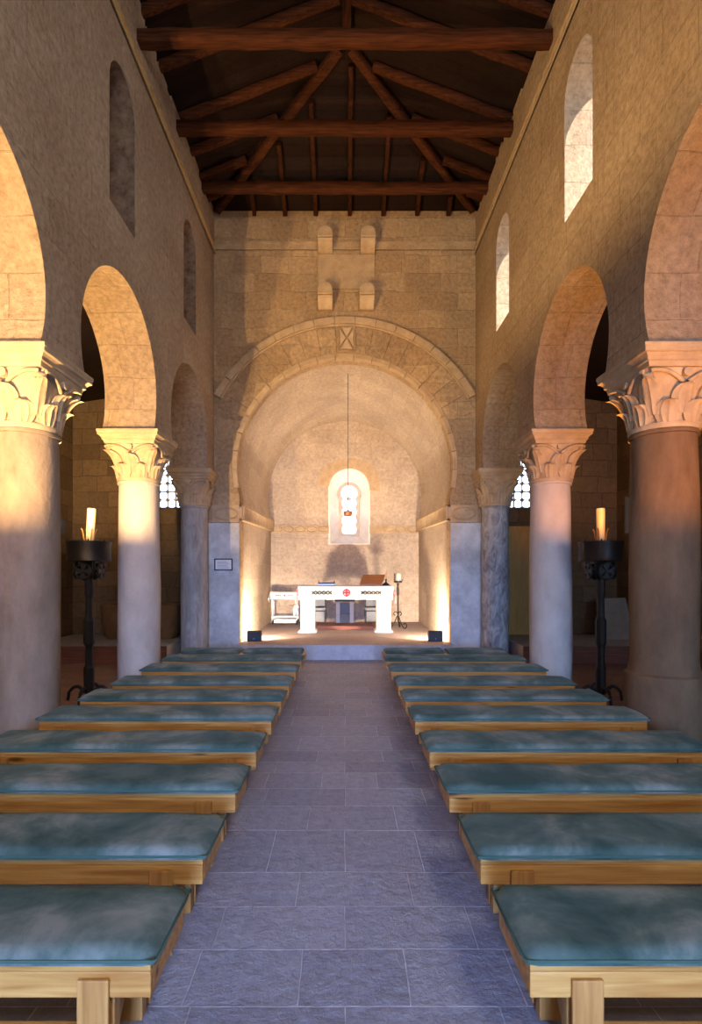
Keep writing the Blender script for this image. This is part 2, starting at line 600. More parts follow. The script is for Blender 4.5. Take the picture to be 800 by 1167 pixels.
def thing(name, label, cat, loc=(0, 0, 0), rz=0.0, group=None):
    o = bpy.data.objects.new(name, None)
    o.empty_display_size = 0.1
    COL.objects.link(o)
    o.location = loc
    o.rotation_euler = (0, 0, rz)
    return tag(o, label, cat, group)


def tag(o, label, cat, group=None):
    o['label'] = label
    o['category'] = cat
    if group:
        o['group'] = group
    return o


def struct(o):
    o['kind'] = 'structure'
    return o


def dup(root, loc, rz=0.0, label=None, group=None):
    r = root.copy()
    COL.objects.link(r)
    r.location = loc
    r.rotation_euler = (0, 0, rz)
    if label:
        r['label'] = label
    if group:
        r['group'] = group
    for ch in list(root.children):
        c = ch.copy()
        COL.objects.link(c)
        c.parent = r
        for g in list(ch.children):
            d = g.copy()
            COL.objects.link(d)
            d.parent = c
    return r


ORD = ['first', 'second', 'third', 'fourth', 'fifth', 'sixth', 'seventh', 'eighth', 'ninth', 'tenth']

# ================================================================== SETTING
XF, XB = 2.72, 3.46            # nave wall faces
YW, YE = -4.5, 11.5            # west and east wall faces
ZT = 9.15                      # top of the nave walls
BAY, YC = 2.95, [5.36, 8.31, 11.26]
ARC_R, ARC_Z, SPR = 1.14, 4.25, 3.80
XO = 6.2                       # outer aisle walls
YA = 12.6                      # east end of the aisles


def horseshoe(cy, r, cz, z0, n=40):
    a0 = math.asin((cz - z0) / r)
    return [(cy + r * math.cos(t), cz + r * math.sin(t)) for t in [-a0 + (PI + 2 * a0) * i / n for i in range(n + 1)]]


def arch_win(cy, hw, z0, z1, n=14):
    pts = [(cy - hw, z0), (cy + hw, z0)]
    return pts + [(cy + hw * math.cos(PI * i / n), z1 - hw + hw * math.sin(PI * i / n)) for i in range(n + 1)]


def nave_wall(sgn, name, wins):
    out = [(YW, 0), (YC[0] - BAY + 0.43, 0)]
    for i in range(3):
        c = YC[0] - BAY / 2 + BAY * i
        out += horseshoe(c, ARC_R, ARC_Z, SPR)[::-1]
    out += [(YE + 0.35, SPR), (YE + 0.35, ZT), (YW, ZT)]
    holes = [arch_win(cy, 0.39, 6.08, 7.9) for cy in wins]
    m = MB().plate(out, holes, lambda a, b, d: (sgn * d, a, b), XF, XB)
    # beam-filling stones standing on the wall top between the rafter feet
    y = 4.2
    while y < 11.3:
        ln = random.uniform(0.36, 0.62)
        m.box(*sorted((sgn * (XF + random.uniform(-0.015, 0.05)), sgn * XB)), y, min(y + ln, 11.45), ZT, ZT + random.uniform(0.05, 0.17))
        y += ln + random.uniform(0.03, 0.2)
    return struct(m.build(name, M['nave'], weld=1e-4))


nave_wall(-1, 'wall_north', [6.78, 9.72, 3.6])
nave_wall(1, 'wall_south', [6.46, 9.55, 3.4])

# lattice panels closing the clerestory slits on the outside
wn = 0


def window_lattice(sgn, cy):
    global wn
    wn += 1
    hole = []
    m = MB()
    x0, x1 = sgn * (XB - 0.10), sgn * (XB - 0.03)
    out = arch_win(cy, 0.40, 6.07, 7.92)
    holes = []
    for k in range(5):
        for j in (-1, 0, 1):
            if k == 4 and j:
                continue
            holes.append([(cy + j * 0.22 + 0.035 * math.cos(t * PI / 5), 6.28 + k * 0.34 + 0.05 * math.sin(t * PI / 5)) for t in range(10)])
    m.plate(out, holes, lambda a, b, d: (d, a, b), x0, x1)
    struct(m.build('window_%d' % wn, M['lattice']))


for cy in (6.78, 9.72, 3.6):
    window_lattice(-1, cy)
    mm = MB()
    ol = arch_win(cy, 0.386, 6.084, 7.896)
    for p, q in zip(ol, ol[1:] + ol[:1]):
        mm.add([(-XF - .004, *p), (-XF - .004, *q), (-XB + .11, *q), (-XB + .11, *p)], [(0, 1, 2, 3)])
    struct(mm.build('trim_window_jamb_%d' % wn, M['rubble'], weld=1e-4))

# east wall with the triumphal arch
AR, AZ, AX, IMP = 2.28, 3.97, 2.19, 3.20


def east_arch(n=64):
    a0 = math.acos(AX / AR)
    return [(AR * math.cos(t), AZ + AR * math.sin(t)) for t in [-a0 + (PI + 2 * a0) * i / n for i in range(n + 1)]]


prof = east_arch()
zb = prof[0][1]
outer = [(-3.40, 0), (-AX, 0), (-AX, zb - 0.02)] + prof[::-1] + [(AX, zb - 0.02), (AX, 0), (3.40, 0), (3.40, 9.28), (-3.40, 9.28)]
outer = [p for i, p in enumerate(outer) if i == 0 or (Vector(p) - Vector(outer[i - 1])).length > 1e-4]
struct(MB().plate(outer, [], lambda a, b, d: (a, d, b), YE, YE + 0.45).build('wall_east', M['east'], weld=1e-4))

# apse vault and side walls, one shell
YB = 16.4
full = [(AX, 0.0), (AX, zb)] + prof[1:-1] + [(-AX, zb), (-AX, 0.0)]
m = MB()
acc = 0
for (a, b), (c, d) in zip(full[:-1], full[1:]):
    ln = math.hypot(c - a, d - b)
    v0, v1 = (b, d) if abs(a - c) < 1e-4 else (acc, acc + ln)
    ny = 6
    for k in range(ny):
        y0, y1 = YE + 0.45 + (YB - YE - 0.45) * k / ny, YE + 0.45 + (YB - YE - 0.45) * (k + 1) / ny
        m.add([(a, y0, b), (a, y1, b), (c, y1, d), (c, y0, d)], [(0, 1, 2, 3)], [[(y0, v0), (y1, v0), (y1, v1), (y0, v1)]])
    acc += ln
# outer skin so that the vault has thickness
ofull = [(a * 1.16, b if i in (0, len(full) - 1) else AZ + (b - AZ) * 1.16) for i, (a, b) in enumerate(full)]
for (a, b), (c, d) in zip(ofull[:-1], ofull[1:]):
    m.add([(a, YE + 0.45, b), (c, YE + 0.45, d), (c, YB + 0.5, d), (a, YB + 0.5, b)], [(0, 1, 2, 3)])
struct(m.build('wall_apse_vault', M['apse'], weld=1e-4, fix=False))


def keyhole(cx, hw, r, cz, z0, n=24):
    a0 = math.acos(min(1, hw / r))
    return [(cx - hw, z0), (cx + hw, z0)] + [(cx + r * math.cos(t), cz + r * math.sin(t)) for t in [-a0 + (PI + 2 * a0) * i / n for i in range(n + 1)]]


WCX, = (0.13,)
face_h = keyhole(WCX, 0.575, 0.58, 4.26, 2.62)
slit_h = keyhole(WCX, 0.325, 0.37, 4.14, 2.86)
mp = dict(zip([tuple(Vector(p)) for p in face_h], slit_h))
m = MB()
m.plate([(-2.7, 0), (2.7, 0), (2.7, 6.6), (-2.7, 6.6)], [face_h], lambda a, b, d: (a, d, b), YB, YB + 0.48,
        fn_holes=[lambda a, b: mp[min(mp, key=lambda k: (k[0] - a) ** 2 + (k[1] - b) ** 2)]], arc_uv=False)
struct(m.build('wall_apse_back', M['apse'], weld=1e-4))

# grille of the apse window: stacked lobed lights in a stone frame
wn += 1
lob = []
side = []
zz = 2.95
for k in range(4):
    for t in range(9):
        a = -PI / 2 + PI * t / 8
        side.append((0.155 + 0.06 * math.cos(a), zz + 0.125 + 0.125 * math.sin(a)))
    zz += 0.265
top = [(0.245 * math.cos(t), 4.16 + 0.245 * math.sin(t)) for t in [-0.35 + (PI + 0.7) * i / 20 for i in range(21)]]
hole = [(WCX + x, z) for x, z in side] + [(WCX + x, z) for x, z in top] + [(WCX - x, z) for x, z in side[::-1]]
hole = [p for i, p in enumerate(hole) if i == 0 or (Vector(p) - Vector(hole[i - 1])).length > 1e-3]
m = MB().plate(keyhole(WCX, 0.33, 0.375, 4.14, 2.855), [hole], lambda a, b, d: (a, d, b), YB + 0.36, YB + 0.43)
win = struct(m.build('window_%d' % wn, M['lattice']))
m = MB()
for z, hw in ((3.215, 0.03), (3.48, 0.035), (3.745, 0.03), (4.0, 0.09)):
    m.lathe([(0.001, -0.02), (hw, -0.015), (hw, 0.015), (0.001, 0.02)], 12)
    for p in m.v[-48:]:
        p.x, p.y, p.z = p.x + WCX, p.z + YB + 0.39, p.y * 0.6 + z
struct(m.build('bar', M['lattice'], win))
struct(MB().box(WCX - 0.34, WCX + 0.34, YB + 0.44, YB + 0.45, 2.86, 4.5).build('pane', M['pane'], win))

# floors
m = MB()
wv = lambda y: y + 0.09 * math.sin(2.6 * y) + 0.03 * math.sin(5.9 * y + 1)
y = YW
while y < YA + 0.3 - 1e-6:
    y2 = min(y + 0.15, YA + 0.3)
    a, b = -XO - 0.4, XO + 0.4
    m.add([(a, y, 0), (b, y, 0), (b, y2, 0), (a, y2, 0)], [(0, 1, 2, 3)], [[(a, wv(y)), (b, wv(y)), (b, wv(y2)), (a, wv(y2))]])
    y = y2
m.add([(-XO - .4, YW, -.2), (XO + .4, YW, -.2), (XO + .4, YA + .3, -.2), (-XO - .4, YA + .3, -.2)], [(3, 2, 1, 0)])
struct(m.build('floor', M['flag'], fix=False))
struct(MB().box(-XO, -XB + 0.15, YW + .01, 10.6, 0.0, 0.012).build('floor_north_aisle', M['brickfloor']))
struct(MB().box(XB - 0.15, XO, YW + .01, 10.6, 0.0, 0.012).build('floor_south_aisle', M['brickfloor']))
for nm, x0, x1 in (('north', -XO, -3.42), ('south', 3.42, XO)):
    struct(MB().box(x0, x1, 10.62, YA, 0, 0.35).build('floor_%s_platform' % nm, M['step'], bevel=0.015))
    struct(MB().box(x0, x1, 10.58, 10.617, 0.012, 0.345).build('trim_%s_riser' % nm, M['redwood']))
struct(MB().box(-AX, AX, 11.16, YB, 0, 0.30).build('floor_apse', M['apsefloor']))
struct(MB().box(-AX, AX, 11.09, 11.155, 0, 0.305).build('trim_apse_step', M['step'], bevel=0.012))

# aisles: outer walls, east ends with windows, shed roofs
for sgn, nm in ((-1, 'north'), (1, 'south')):
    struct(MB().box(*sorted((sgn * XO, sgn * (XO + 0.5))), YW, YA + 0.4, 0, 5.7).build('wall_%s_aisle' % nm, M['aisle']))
    cx = sgn * 4.02
    hole = arch_win(cx, 0.30, 3.25, 4.75)
    holes = [hole]
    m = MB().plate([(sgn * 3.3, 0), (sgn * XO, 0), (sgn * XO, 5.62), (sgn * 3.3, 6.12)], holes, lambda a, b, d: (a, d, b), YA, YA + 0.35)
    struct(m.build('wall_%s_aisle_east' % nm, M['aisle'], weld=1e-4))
    wn += 1
    hs = []
    for k in range(7):
        for j in (-1, 0, 1):
            hs.append([(cx + j * 0.19 + u * 0.083, 3.35 + k * 0.19 + v_ * 0.083) for u, v_ in ((-1, -.6), (-.6, -1), (.6, -1), (1, -.6), (1, .6), (.6, 1), (-.6, 1), (-1, .6))])
    win = struct(MB().plate(arch_win(cx, 0.31, 3.24, 4.77), hs, lambda a, b, d: (a, d, b), YA + 0.22, YA + 0.27).build('window_%d' % wn, M['lattice']))
    struct(MB().box(cx - 0.3, cx + 0.3, YA + 0.28, YA + 0.29, 3.25, 4.75).build('pane', M['pane'], win))
    a, b = (sgn * 3.40, 6.07), (sgn * (XO + 0.5), 5.52)
    m = MB().add([(a[0], YW, a[1]), (b[0], YW, b[1]), (b[0], YA + .4, b[1]), (a[0], YA + .4, a[1]),
                  (a[0], YW, a[1] + .08), (b[0], YW, b[1] + .08), (b[0], YA + .4, b[1] + .08), (a[0], YA + .4, a[1] + .08)],
                 [(0, 3, 2, 1), (4, 5, 6, 7), (0, 1, 5, 4), (1, 2, 6, 5), (2, 3, 7, 6), (3, 0, 4, 7)])
    struct(m.build('ceiling_%s_aisle' % nm, M['board']))
# link wall between nave end and aisle end
for sgn, nm in ((-1, 'north'), (1, 'south')):
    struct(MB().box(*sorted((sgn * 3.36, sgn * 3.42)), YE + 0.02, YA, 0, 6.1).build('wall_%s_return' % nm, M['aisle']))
# west wall with doorway; its window holes are added for the fill lamps
m = MB().plate([(-XO, 0), (-1.2, 0), (-1.2, 3.2), (1.2, 3.2), (1.2, 0), (XO, 0), (XO, 6.0), (XB, 6.2), (XB, 9.2), (0, 10.5), (-XB, 9.2), (-XB, 6.2), (-XO, 6.0)],
               [arch_win(2.1, 0.8, 6.1, 7.9), arch_win(-5.2, 0.4, 1.9, 3.3), arch_win(5.2, 0.4, 1.9, 3.3)], lambda a, b, d: (a, d, b), YW - 0.5, YW)
struct(m.build('wall_west', M['nave'], weld=1e-4))

# roof boarding: two slopes and an eastern hip
ZE, ZR, YH, XE = 9.28, 10.42, 8.85, 2.95
APX = (0, YH, ZR)
m = MB()


def roof(q, t=0.06):
    n = len(q)
    nn = (Vector(q[1]) - Vector(q[0])).cross(Vector(q[2]) - Vector(q[0])).normalized()
    if nn.z < 0:
        nn = -nn
    vs = [Vector(p) for p in q] + [Vector(p) + nn * t for p in q]
    fs = [tuple(range(n)), tuple(range(2 * n - 1, n - 1, -1))] + [(i, (i + 1) % n, (i + 1) % n + n, i + n) for i in range(n)]
    m.add(vs, fs)


sl = (ZR - ZE) / XE
EX = 3.7
roof([(-EX, YW - .5, ZR - sl * EX), (0, YW - .5, ZR), (0, YH, ZR), (-EX, YE + 0.75, ZR - sl * EX)])
roof([(EX, YW - .5, ZR - sl * EX), (EX, YE + 0.75, ZR - sl * EX), (0, YH, ZR), (0, YW - .5, ZR)])
roof([(0, YH, ZR), (EX, YE + 0.75, ZR - sl * EX), (-EX, YE + 0.75, ZR - sl * EX)])
struct(m.build('ceiling', M['board'], weld=None))

# ---------------------------------------------------------------- frieze bands (trim)
tn = 0


def frieze(p0, p1, nrm, h=0.2, dep=0.05, step=0.22, mat='frieze', motif='ring', name=None):
    """carved band from p0 to p1 (bottom line), standing out along nrm"""
    global tn
    tn += 1
    p0, p1, nv = Vector(p0), Vector(p1), Vector(nrm)
    d = (p1 - p0)
    L = d.length
    d.normalize()
    up = Vector((0, 0, 1))
    mm = MB()

    def blk(a0, a1, z0, z1, e0, e1):
        vs = []
        for e in (e0, e1):
            for a, z in ((a0, z0), (a1, z0), (a1, z1), (a0, z1)):
                vs.append(p0 + d * a + up * z + nv * e)
        mm.add(vs, [(3, 2, 1, 0), (4, 5, 6, 7), (0, 1, 5, 4), (1, 2, 6, 5), (2, 3, 7, 6), (3, 0, 4, 7)])
    blk(0, L, 0, h, -0.02, dep * 0.55)
    blk(0, L, 0, h * 0.12, -0.02, dep)
    blk(0, L, h * 0.88, h, -0.02, dep)
    n = max(1, int(L / step))
    st = L / n
    for i in range(n):
        c = (i + 0.5) * st
        if motif == 'ring':
            pts = [p0 + d * (c + st * 0.42 * math.cos(t * PI / 8)) + up * (h / 2 + h * 0.33 * math.sin(t * PI / 8)) + nv * dep * 0.6 for t in range(17)]
            mm.tube(pts, h * 0.06, 6)
            pts = [p0 + d * c + up * (h / 2) + nv * (dep * 0.5), p0 + d * c + up * (h / 2) + nv * dep]
            mm.tube(pts, h * 0.12, 8)
        elif motif == 'lozenge':
            for sg in (1, -1):
                mm.beam(p0 + d * (c - st / 2) + up * (h * .15) + nv * dep * .6 if sg > 0 else p0 + d * (c - st / 2) + up * (h * .85) + nv * dep * .6,
                        p0 + d * (c + st / 2) + up * (h * .85) + nv * dep * .6 if sg > 0 else p0 + d * (c + st / 2) + up * (h * .15) + nv * dep * .6,
                        h * .1, h * .1, up=nv)
        elif motif == 'flute':
            mm.tube([p0 + d * c + up * (h * .12) + nv * dep * .55, p0 + d * (c + .03) + up * (h * .88) + nv * dep * .55], st * .3, 8)
    return struct(mm.build(name or 'trim_%d' % tn, M[mat]))


for sgn in (-1, 1):
    frieze((sgn * XF, 4.0, 8.38), (sgn * XF, YE, 8.38), (-sgn, 0, 0), h=0.13, dep=0.035, step=0.2, motif='lozenge', mat='frieze' if sgn < 0 else 'carved')
frieze((-XF, YE, 8.46), (XF, YE, 8.46), (0, -1, 0), h=0.17, dep=0.04, step=0.2, motif='ring', mat='carved')
for sgn in (-1, 1):
    frieze((sgn * AX, YE, 2.84), (sgn * AX, YB, 2.98), (-sgn, 0, 0), h=0.33, dep=0.09, step=0.13, motif='flute', mat='carved')
    frieze((sgn * AX, YE, 2.80), (sgn * 2.76, YE, 2.80), (0, -1, 0), h=0.36, dep=0.035, step=0.3, motif='ring', mat='carved')
frieze((-AX, YB, 2.92), (WCX - 0.60, YB, 2.92), (0, -1, 0), h=0.24, dep=0.02, step=0.3, motif='ring', mat='carved')
frieze((WCX + 0.60, YB, 2.92), (AX, YB, 2.92), (0, -1, 0), h=0.24, dep=0.02, step=0.3, motif='ring', mat='carved')

# triumphal arch: voussoir ring and hood mould


def ring(r0, r1, a0, a1, cz, y0, y1, n, gap=0.0, jit=0.0, mm=None, seg=4):
    mm = mm or MB()
    for i in range(n):
        t0 = a0 + (a1 - a0) * i / n + gap / r1
        t1 = a0 + (a1 - a0) * (i + 1) / n - gap / r1
        yy = y0 + random.uniform(-jit, jit)
        vs = []
        for k in range(seg + 1):
            t = t0 + (t1 - t0) * k / seg
            for r, y in ((r0, yy), (r1, yy), (r1, y1), (r0, y1)):
                vs.append((r * math.cos(t), y, cz + r * math.sin(t)))
        fs = []
        for k in range(seg):
            b = 4 * k
            for j in range(4):
                fs.append((b + j, b + (j + 1) % 4, b + 4 + (j + 1) % 4, b + 4 + j))
        fs.append((3, 2, 1, 0))
        fs.append((4 * seg, 4 * seg + 1, 4 * seg + 2, 4 * seg + 3))
        mm.add(vs, fs)
    return mm


tn += 1
a_v = math.acos(2.70 / 2.93)
struct(ring(AR + 0.001, 2.93, a_v, PI - a_v, AZ, YE - 0.022, YE + 0.02, 17, gap=0.004, jit=0.007).build('trim_%d' % tn, M['east'], bevel=0.006, weld=None))
tn += 1
a_h = math.acos(2.71 / 3.08)
mm = ring(2.935, 3.08, a_h, PI - a_h, AZ, YE - 0.10, YE + 0.01, 15, gap=0.003, seg=5)
ring(2.90, 2.94, a_h, PI - a_h, AZ, YE - 0.06, YE + 0.01, 15, gap=0.0, seg=5, mm=mm)
struct(mm.build('trim_%d' % tn, M['carved'], bevel=0.012, weld=None))
tn += 1
struct(ring(AR - 0.045, AR + 0.07, -0.2, PI + 0.2, AZ, YE - 0.035, YE + 0.12, 21, gap=0.003, seg=4).build('trim_%d' % tn, M['carved'], bevel=0.02, weld=None))

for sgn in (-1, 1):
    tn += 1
    struct(MB().box(*sorted((sgn * (AX + .005), sgn * 2.90)), YE - 0.014, YE + .01, 0, 2.79).build('trim_%d' % tn, M['lit_plaster'], bevel=0.006))  # facing added on the lower pier; door daylight put into its tone
tn += 1
mm = MB()
fi = [(WCX + (x - WCX) * .985, 2.62 + (z - 2.62) * .994 + .006) for x, z in face_h]
si = [(WCX + (x - WCX) * .98, 2.86 + (z - 2.86) * .995 + .005) for x, z in slit_h]
nn = len(fi)
for i in range(nn):
    j = (i + 1) % nn
    mm.add([(fi[i][0], YB - .006, fi[i][1]), (fi[j][0], YB - .006, fi[j][1]), (si[j][0], YB + .35, si[j][1]), (si[i][0], YB + .35, si[i][1])], [(0, 1, 2, 3)])
    o0, o1 = [(WCX + (fi[k][0] - WCX) * 1.09, 2.62 + (fi[k][1] - 2.62) * 1.02 - .03) for k in (i, j)]
    mm.add([(fi[i][0], YB - .006, fi[i][1]), (fi[j][0], YB - .006, fi[j][1]), (o1[0], YB - .004, o1[1]), (o0[0], YB - .004, o0[1])], [(0, 1, 2, 3)])
struct(mm.build('trim_%d' % tn, M['pale'], weld=1e-4))  # lining added over the window splay, paler to carry the daylight
# ring of voussoirs round the apse window
tn += 1
mm = MB()
for i in range(11):
    ring(0.60, 0.92 + random.uniform(-.04, .04), PI * i / 11 - .1 + .01, PI * (i + 1) / 11 - .1 - .01, 4.26, YB - 0.012, YB + 0.01, 1, mm=mm)
for p in mm.v:
    p.x += WCX
struct(mm.build('trim_%d' % tn, M['carved'], weld=None))

# carved cross panel on the keystone
tn += 1
mm = MB()
cx, cz = 0.04, 6.60
mm.box(cx - .18, cx + .18, YE - 0.05, YE, cz - .27, cz + .27)
mm.box(cx - .18, cx + .18, YE - 0.075, YE - .05, cz - .27, cz - .235)
mm.box(cx - .18, cx + .18, YE - 0.075, YE - .05, cz + .235, cz + .27)
for s in (-1, 1):
    mm.box(*sorted((cx + s * .18, cx + s * .15)), YE - 0.075, YE - .05, cz - .235, cz + .235)
struct(mm.build('trim_%d' % tn, M['keyground'], bevel=0.005))
tn += 1
mm = MB()
for k in range(4):
    a = k * PI / 2
    ca, sa = math.cos(a), math.sin(a)
    R, hw = (0.225, 0.115) if k % 2 else (0.142, 0.185)
    tri = [(0.03, -0.012), (R, -hw), (R * .93, 0), (R, hw), (0.03, 0.012)]
    mm.prism([(x * ca - y * sa, x * sa + y * ca) for x, y in tri], lambda a_, b_, d_: (cx + a_, d_, cz + b_), YE - 0.049, YE - 0.105)
struct(mm.build('trim_%d' % tn, M['keycross'], bevel=0.008))

# ================================================================== COLUMNS


def capital_mesh(rb=0.285, rt=0.385, z0=0.0, h=0.5):
    """bell turning from round to square, two tiers of ribbed leaves and scrolls"""
    mm = MB()
    mm.lathe([(rb - .01, z0 - .03), (rb + .022, z0 - .025), (rb + .03, z0), (rb + .022, z0 + .025), (rb - .01, z0 + .03)], 40)

    def bell(a, t):
        c = max(abs(math.cos(a)), abs(math.sin(a)))
        sq = min(1 / c, 1.30)
        r = rb * 0.98 + (rt - rb) * (0.35 * t + 0.65 * t ** 2.4)
        return r * (1 + (sq - 1) * min(1, t * 1.1) ** 1.6)
    n, mr = 48, 12
    vs, fs = [], []
    for i in range(mr):
        t = i / (mr - 1)
        for k in range(n):
            a = 2 * PI * k / n
            r = bell(a, t) - 0.012
            vs.append((r * math.cos(a), r * math.sin(a), z0 + t * h))
    for i in range(mr - 1):
        for k in range(n):
            fs.append((i * n + k, i * n + (k + 1) % n, (i + 1) * n + (k + 1) % n, (i + 1) * n + k))
    fs.append(tuple((mr - 1) * n + k for k in range(n)))
    mm.add(vs, fs)

    def leaf(ang, t0, t1, da, relief, curl):
        rows, cols = 12, 13
        lv = []
        for side in (0, 1):
            for i in range(rows):
                u = i / (rows - 1)
                t = t0 + (t1 - t0) * u
                half = da * (0.80 + 0.34 * math.sin(PI * min(1, u * .95))) * math.sqrt(max(0.0, 1 - max(0, (u - .45) / .55) ** 2.4))
                half = max(half, da * .10)
                for j in range(cols):
                    s_ = -1 + 2 * j / (cols - 1)
                    a = ang + s_ * half
                    rib = 0.5 + 0.5 * math.cos(s_ * PI * 4)
                    out = relief * (1 - 0.75 * s_ * s_) * (0.55 + 0.45 * u) + 0.016 * rib * (1 - .4 * abs(s_)) + curl * max(0, (u - .6) / .4) ** 2
                    dz = -0.05 * max(0, (u - .85) / .15) ** 2 * h
                    r = bell(a, t) + (out if side == 0 else -0.016 + curl * .5 * max(0, (u - .75) / .25) ** 2)
                    # a deep notch between the lobes along the edge
                    lv.append((r * math.cos(a), r * math.sin(a), z0 + t * h + dz))
        o = rows * cols
        lf = []
        for i in range(rows - 1):
            for j in range(cols - 1):
                q = i * cols + j
                lf.append((q, q + 1, q + cols + 1, q + cols))
                lf.append((q + o, q + cols + o, q + cols + 1 + o, q + 1 + o))
            for j in (0, cols - 1):
                q = i * cols + j
                lf.append((q, q + cols, q + cols + o, q + o))
        for j in range(cols - 1):
            for i in (0, rows - 1):
                q = i * cols + j
                lf.append((q, q + 1, q + 1 + o, q + o))
        mm.add(lv, lf)
    for k in range(8):
        leaf(k * PI / 4 + PI / 8, 0.04, 0.46, 0.34, 0.040, 0.055)
    for k in range(8):
        corner = k % 2 == 1
        leaf(k * PI / 4, 0.20, 0.74 if not corner else 0.86, 0.30, 0.036, 0.06 if not corner else 0.04)
    # raised arcs sweeping from the middle of each side up to the corner scrolls
    for f in range(4):
        b = f * PI / 2
        for sg in (-1, 1):
            pts = []
            for i in range(17):
                u = i / 16
                a = b + sg * (0.06 + 0.66 * u)
                t = 0.74 + 0.20 * math.sin(u * PI * .58)
                r = bell(a, t) + .012
                pts.append((r * math.cos(a), r * math.sin(a), z0 + t * h))
            mm.tube(pts, 0.020, 8)
        r = bell(b, .9)
        mm.tube([((r - .03) * math.cos(b), (r - .03) * math.sin(b), z0 + h * .90), ((r + .03) * math.cos(b), (r + .03) * math.sin(b), z0 + h * .90)], 0.04, 10)
        c = b + PI / 4
        r = bell(c, .9) - .01
        ctr = Vector((r * math.cos(c), r * math.sin(c), z0 + h * .86))
        tv = Vector((-math.sin(c), math.cos(c), 0))
        mm.tube([ctr - tv * .035, ctr + tv * .035], 0.036, 10)
    return mm


def abacus_mesh(hx=0.43, hy=0.47, z0=0.0, h=0.19):
    mm = MB()
    prof = [(-0.075, 0.0), (-0.06, 0.045), (-0.045, 0.05), (-0.045, 0.075), (-0.02, 0.105), (0.0, 0.115), (0.0, 0.15), (0.008, 0.155), (0.008, h)]
    vs, fs = [], []
    for e, z in prof:
        for a, b in ((-1, -1), (1, -1), (1, 1), (-1, 1)):
            vs.append((a * (hx + e), b * (hy + e), z0 + z))
    for i in range(len(prof) - 1):
        for k in range(4):
            fs.append((i * 4 + k, i * 4 + (k + 1) % 4, i * 4 + 4 + (k + 1) % 4, i * 4 + 4 + k))
    fs.append((3, 2, 1, 0))
    q = (len(prof) - 1) * 4
    fs.append((q, q + 1, q + 2, q + 3))
    return mm.add(vs, fs)


def shaft_mesh(rb, rt, z1, base, seed):
    rnd = random.Random(seed)
    prof = []
    if base:
        prof += [(rb + .06, 0.0), (rb + .06, 0.55), (rb + .05, 0.78), (rb + .02, 0.80)]
    else:
        prof += [(rb + .045, 0.0), (rb + .05, 0.06), (rb + .03, 0.10), (rb, 0.14)]
    n = 26
    for i in range(1, n + 1):
        t = i / n
        z = prof[-1][1] if False else (0.82 if base else .14) + (z1 - .05 - (0.82 if base else .14)) * t
        prof.append((rb + (rt - rb) * t + 0.012 * math.sin(t * PI), z))
    prof += [(rt + .02, z1 - .045), (rt + .024, z1 - .02), (rt + .01, z1)]
    mm = MB().lathe(prof, 48)
    ph = [rnd.uniform(0, 6) for _ in range(4)]
    for p in mm.v:
        a = math.atan2(p.y, p.x)
        k = 1 + 0.008 * math.sin(3 * a + p.z * 1.7 + ph[0]) + 0.006 * math.sin(5 * a - p.z * 2.9 + ph[1]) + 0.004 * math.sin(9 * a + p.z * 6 + ph[2])
        p.x *= k
        p.y *= k
    return mm


cap_me = abac_me = None
SIDE = {-1: 'left', 1: 'right'}
specs = [(0, 'shaft_old', 0.295, 0.285, False), (1, 'shaft', 0.305, 0.280, False), (2, 'marble', 0.27, 0.262, False)]
desc = {
    (-1, 0): 'thick weathered stone column with leaf capital at the left edge',
    (-1, 1): 'pale stone column between the left arches, brightly lit capital',
    (-1, 2): 'grey streaked column beside the small framed notice',
    (1, 0): 'thick brown stone column with leaf capital at the right edge',
    (1, 1): 'pale stone column with orange lit capital on the right of the nave',
    (1, 2): 'dark veined marble column against the right end of the nave',
}
for sgn in (-1, 1):
    for i, mat, rb, rt, base in specs:
        t = thing('stone_column', desc[(sgn, i)], 'column', (sgn * 3.09 if i < 2 else sgn * 3.06, YC[i], 0), 0, 'columns of the nave arcades')
        base = (sgn == 1 and i == 0)
        if i == 0 and sgn == 1:
            mat = 'shaft_brown'
        if i == 2 and sgn == -1:
            mat = 'greystone'
        shaft_mesh(rb, rt, 3.10, base, i * 7 + sgn).build('shaft', M[mat], t, smooth=True)
        if cap_me is None:
            c = capital_mesh(z0=3.12, h=0.495).build('capital', M['carved'], t, smooth=True, weld=None)
            cap_me = c.data
            a = abacus_mesh(z0=3.61).build('abacus', M['carved'], t, bevel=0.006)
            abac_me = a.data
        else:
            for nm, me in (('capital', cap_me), ('abacus', abac_me)):
                o = bpy.data.objects.new(nm, me)
                COL.objects.link(o)
                o.parent = t

# ================================================================== ROOF TIMBERS
pix = {7.30: 'nearest', 9.0: 'middle', 10.56: 'farthest'}
for y, z in ((7.30, 8.80), (9.0, 8.99), (10.56, 9.11)):
    o = MB().rough_beam((-2.80, y, z), (2.80, y, z + random.uniform(-.01, .01)), 0.17, 0.17, 22, 0.008).build('tie_beam', M['darkwood'], smooth=True)
    tag(o, 'dark timber tie beam across the nave, %s of the three' % pix[y], 'roof beam', 'tie beams of the nave roof')
o = MB().beam((0.03, 3.5, ZR - .13), (0.03, YH, ZR - .13), 0.13, 0.2).build('ridge_beam', M['darkwood_y'])
tag(o, 'dark ridge timber running along the top of the roof', 'roof beam')


def zside(x, off=0.10):
    return ZR - sl * abs(x) - off


